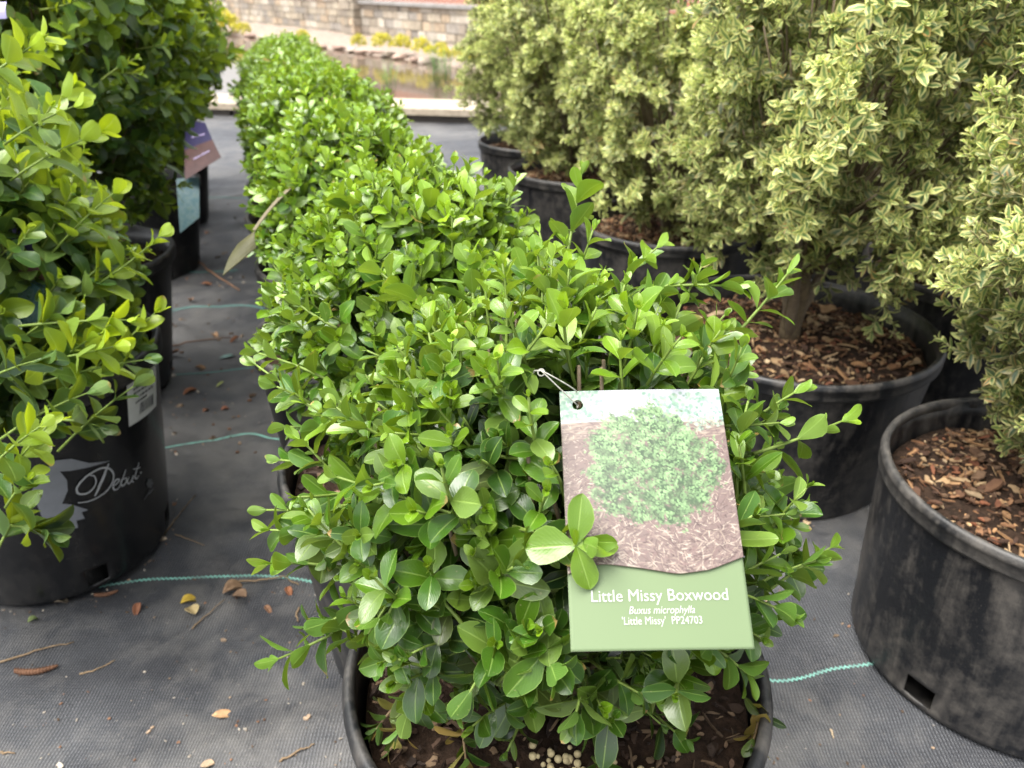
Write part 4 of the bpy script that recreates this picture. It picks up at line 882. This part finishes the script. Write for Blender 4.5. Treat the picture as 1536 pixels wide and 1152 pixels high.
mb = MB(); mb.add(*quad_sheet([d_, b_, f_, c_], 0, 1, 0, 1, 0, .0008)); link('lower_flap', mb.mesh('lower_flap', False), m_card, card)
mb = MB(); mb.add(*quad_sheet([S(435, 280, .81), S(438, 283, .80), b_, S(379, 346, .745)], 0, 1, 0, 1, 0, .0008)); link('upper_flap', mb.mesh('upper_flap', False), m_cedge, card)

# ================================================================== LITTER ON THE FABRIC
def on_ground(px, py, dz=0): p = G(px, py); return np.array([p.x, p.y, float(fabric_z(np.array(p.x), np.array(p.y))) + dz])
def catkin(px0, py0, px1, py1, r, label, col=(.15, .075, .042)):
    a, b = on_ground(px0, py0, r * .9), on_ground(px1, py1, r * .9); mb = MB(); n = 46; L_ = np.linalg.norm(b - a); sd = nrm(np.cross(b - a, [0, 0, 1])); ph = np.arange(8) / 8 * 6.283; v = []
    for i in range(n):
        t = i / (n - 1); rr = r * (.35 + .65 * math.sin(math.pi * min(1, t * .9 + .12)) ** .5) * (1 + .22 * math.sin(i * 1.9)); c0 = a + (b - a) * t + sd * L_ * .12 * math.sin(t * 3.14)
        for q in ph: v.append(c0 + sd * rr * math.cos(q) + np.array([0, 0, 1]) * rr * .85 * math.sin(q))
    mb.add(v, [(i * 8 + j, i * 8 + (j + 1) % 8, (i + 1) * 8 + (j + 1) % 8, (i + 1) * 8 + j) for i in range(n - 1) for j in range(8)], col=(*col, 1))
    tag(link('catkin', mb.mesh('catkin'), M['tint']), label, 'catkin')
catkin(22, 1006, 86, 996, .0036, 'ridged brown catkin lying alone on the fabric near the left edge'); catkin(18, 884, 66, 876, .0030, 'brown catkin lying against the foot of the lettered pot')
catkin(-6, 880, 12, 876, .0028, 'end of a brown catkin at the left edge by the lettered pot'); catkin(140, 888, 176, 882, .0028, 'reddish brown catkin just below the green thread'); catkin(1010 - 780, 500 - 7, 262, 489, .0035, 'rusty bark piece beside the second left pot')
def twig(pts, r, label, col=(.24, .17, .10)):
    mb = MB(); P = [on_ground(x, y, r + z) for x, y, z in pts]; P = np.array(P); t = np.linspace(0, len(P) - 1, len(P) * 4); Q = np.stack([np.interp(t, range(len(P)), P[:, k]) for k in range(3)], 1) + np.random.RandomState(len(label)).normal(size=(len(t), 3)) * r * .4
    tube(mb, Q, r, r * .5, 6, col=(*col, 1)); tag(link('twig', mb.mesh('twig'), M['tint']), label, 'twig')
twig([(0, 992, 0), (55, 973, .001), (108, 958, 0)], .0012, 'long thin brown twig slanting at the left edge of the fabric'); twig([(118, 1008, 0), (145, 1000, 0), (172, 987, .001)], .0010, 'small grey twig right of the ridged catkin')
twig([(420, 1146, 0), (450, 1132, .001), (472, 1120, 0)], .0012, 'pale broken twig near the bottom beside the front pot'); twig([(0, 1128, 0), (22, 1127, 0)], .0012, 'short straw twig at the lower left edge')
twig([(240, 808, .002), (262, 775, .002), (292, 735, .001)], .0009, 'thin dry stalk running away from the lettered pot'); twig([(262, 800, .002), (285, 806, .001), (305, 812, 0)], .0008, 'tiny curved stalk right of the lettered pot')
twig([(345, 868, .002), (390, 868, .004), (425, 862, .003), (448, 872, 0)], .0013, 'tan twig running from the crumpled dead leaf to the pot'); twig([(285, 935, 0), (310, 915, .002), (335, 895, .003)], .0009, 'fine stalk under the crumpled dead leaf')
twig([(448, 903, .001), (443, 915, .001), (446, 925, .001)], .0013, 'small tan seed stalk between the aisle pots'); twig([(1246, 1092, 0), (1252, 1105, 0)], .0011, 'tiny pale splinter in front of the right-hand pot', (.45, .36, .24))
twig([(262, 408, .003), (300, 400, .006), (325, 418, .004), (360, 440, 0)], .003, 'rusty branching twig in the aisle beyond the aisle threads', (.28, .15, .08)); twig([(245, 520, .002), (290, 512, .003), (345, 505, .001)], .002, 'brown straw in the middle of the aisle', (.24, .14, .09))
def dry_leaf(px, py, L, Wd, ang, col, label, cup=.2, arch=.2, name='fallen_leaf', lift=.0015, tilt=0.0, cat='leaf'):
    lv = Leaves(6, 8); d = np.array([math.cos(ang), math.sin(ang), tilt]); d, s, u = basis(d); n = u if u[2] > 0 else -u; p = on_ground(px, py, lift) - d * L / 2
    lv.add(p, d, n, L, Wd, cup, arch, .5, .3, 0, .1); mb = MB(); lv.build(mb); mb.col = [np.tile((*col, 1), (len(mb.v[0]), 1))]
    o = link(name, mb.mesh(name), M['tint']); s_ = o.modifiers.new('t', 'SOLIDIFY'); s_.thickness = .0005; return tag(o, label, cat)
dry_leaf(333, 1070, .019, .0105, .15, (.44, .27, .14), 'oval tan fallen leaf lying alone on the lower left fabric')
dry_leaf(282, 896, .018, .012, .5, (.50, .36, .05), 'curled mustard yellow leaf on the fabric', .55, .3); dry_leaf(288, 911, .020, .015, -.9, (.45, .36, .18), 'crinkled beige leaf touching the mustard one', .4, -.2)
dry_leaf(205, 912, .018, .009, 1.7, (.25, .11, .06), 'upright brown leaf scrap right of the catkins', .5, .1, tilt=.4); dry_leaf(350, 880, .026, .018, .6, (.26, .17, .10), 'crumpled brown dead leaf near the aisle pots', .6, .4, lift=.004); dry_leaf(358, 892, .022, .013, -.4, (.20, .13, .08), 'darker dead leaf under the crumpled one', .6, -.3, lift=.003)
dry_leaf(432, 880, .015, .008, -1.1, (.28, .12, .06), 'reddish leaf scrap beside the second middle pot', .5, .2); dry_leaf(344, 532, .040, .016, .65, (.24, .38, .34), 'pale mint green torn leaf lying in the aisle', .1, .1)
dry_leaf(285, 403, .045, .02, .1, (.42, .27, .15), 'large tan dead leaf at the far end of the aisle', .3, .2, lift=.006); dry_leaf(240, 808, .016, .011, .5, (.55, .45, .34), 'pale scrap at the foot of the lettered pot', .2, .1)
dry_leaf(337, 612, .014, .009, .6, (.30, .13, .08), 'small rusty leaf in the aisle before the wavy thread', .5, .2); dry_leaf(308, 614, .012, .008, 1.2, (.26, .13, .08), 'small brown scrap left of the rusty leaf', .5, .2)
dry_leaf(90, 900, .016, .010, .2, (.17, .14, .10), 'grey brown crumpled scrap by the green thread', .6, .3, lift=.003); dry_leaf(49, 930, .010, .007, .9, (.20, .26, .10), 'little green and white bud scrap on the fabric', .6, .2)
dry_leaf(1188, 782, .024, .010, -.2, (.50, .38, .24), 'pale bark scraps at the foot of the middle right pot', .3, .1); dry_leaf(1208, 790, .014, .010, .9, (.55, .42, .26), 'small cream bark scrap right of the longer one', .3, .1)
dry_leaf(312, 1150, .012, .008, .3, (.4, .3, .2), 'tan scrap at the bottom edge of the fabric', .3, .1)
rs = np.random.RandomState(55)
for k, (px, py, L_, lb) in enumerate([(262, 400, .034, 'tan leaf beside the rusty branching twig'), (312, 428, .03, 'rust coloured leaf under the large tan dead leaf'), (288, 455, .022, 'small brown leaf before the second far thread'), (322, 500, .026, 'brown bark-like leaf left of the mint green torn leaf'),
        (352, 512, .024, 'orange brown leaf just behind the mint green torn leaf'), (262, 531, .026, 'rusty leaf against the second left pot'), (300, 548, .022, 'dark brown leaf in the aisle near the faint thread'), (284, 583, .026, 'long brown leaf scrap left of the small rusty leaf'), (268, 345, .03, 'blurred brown leaf at the far end of the aisle'),
        (330, 575, .016, 'yellow green leaf bit in the aisle'), (100, 872, .014, 'brown bark bit under the lettered pot'), (400, 905, .014, 'thin red brown scrap below the aisle pots'), (1400, 600, .024, 'brown leaf behind the nearest right pot')]):
    c = [(.36, .22, .12), (.27, .12, .06), (.22, .12, .07)][k % 3] if k != 9 else (.30, .34, .12)
    dry_leaf(px, py, L_, L_ * .45, rs.uniform(-1, 1), c, lb, rs.uniform(.2, .7), rs.uniform(-.3, .4), lift=.002, tilt=rs.uniform(-.1, .25))
# crumbs nobody could count
rs = np.random.RandomState(31); mb = MB()
for i in range(470):
    if i < 130: p = on_ground(rs.uniform(0, 520), rs.uniform(860, 1150), .001)
    elif i < 290: p = on_ground(rs.uniform(240, 400), rs.uniform(300, 680), .001)
    elif i < 350: p = on_ground(rs.uniform(1120, 1420), rs.uniform(760, 1150), .001)
    else: a = rs.rand() * 6.28; q = .123 + rs.rand() ** 2 * .03; p = np.array([DL[0] + q * math.cos(a), DL[1] + q * math.sin(a), .002])
    c = np.array([(.22, .12, .07), (.30, .22, .15), (.12, .08, .05), (.40, .36, .30)][rs.randint(4)]) * rs.uniform(.6, 1.1); L_ = rs.gamma(2, .0009) + .0006
    if 130 <= i < 290: L_ *= 2.4
    chip(mb, rs, p, L_, L_ * rs.uniform(.3, .8), L_ * .25, c, .2)
tag(link('debris', mb.mesh('debris', False), M['tint']), 'fine crumbs of bark and soil scattered on the fabric', 'debris', kind='stuff')
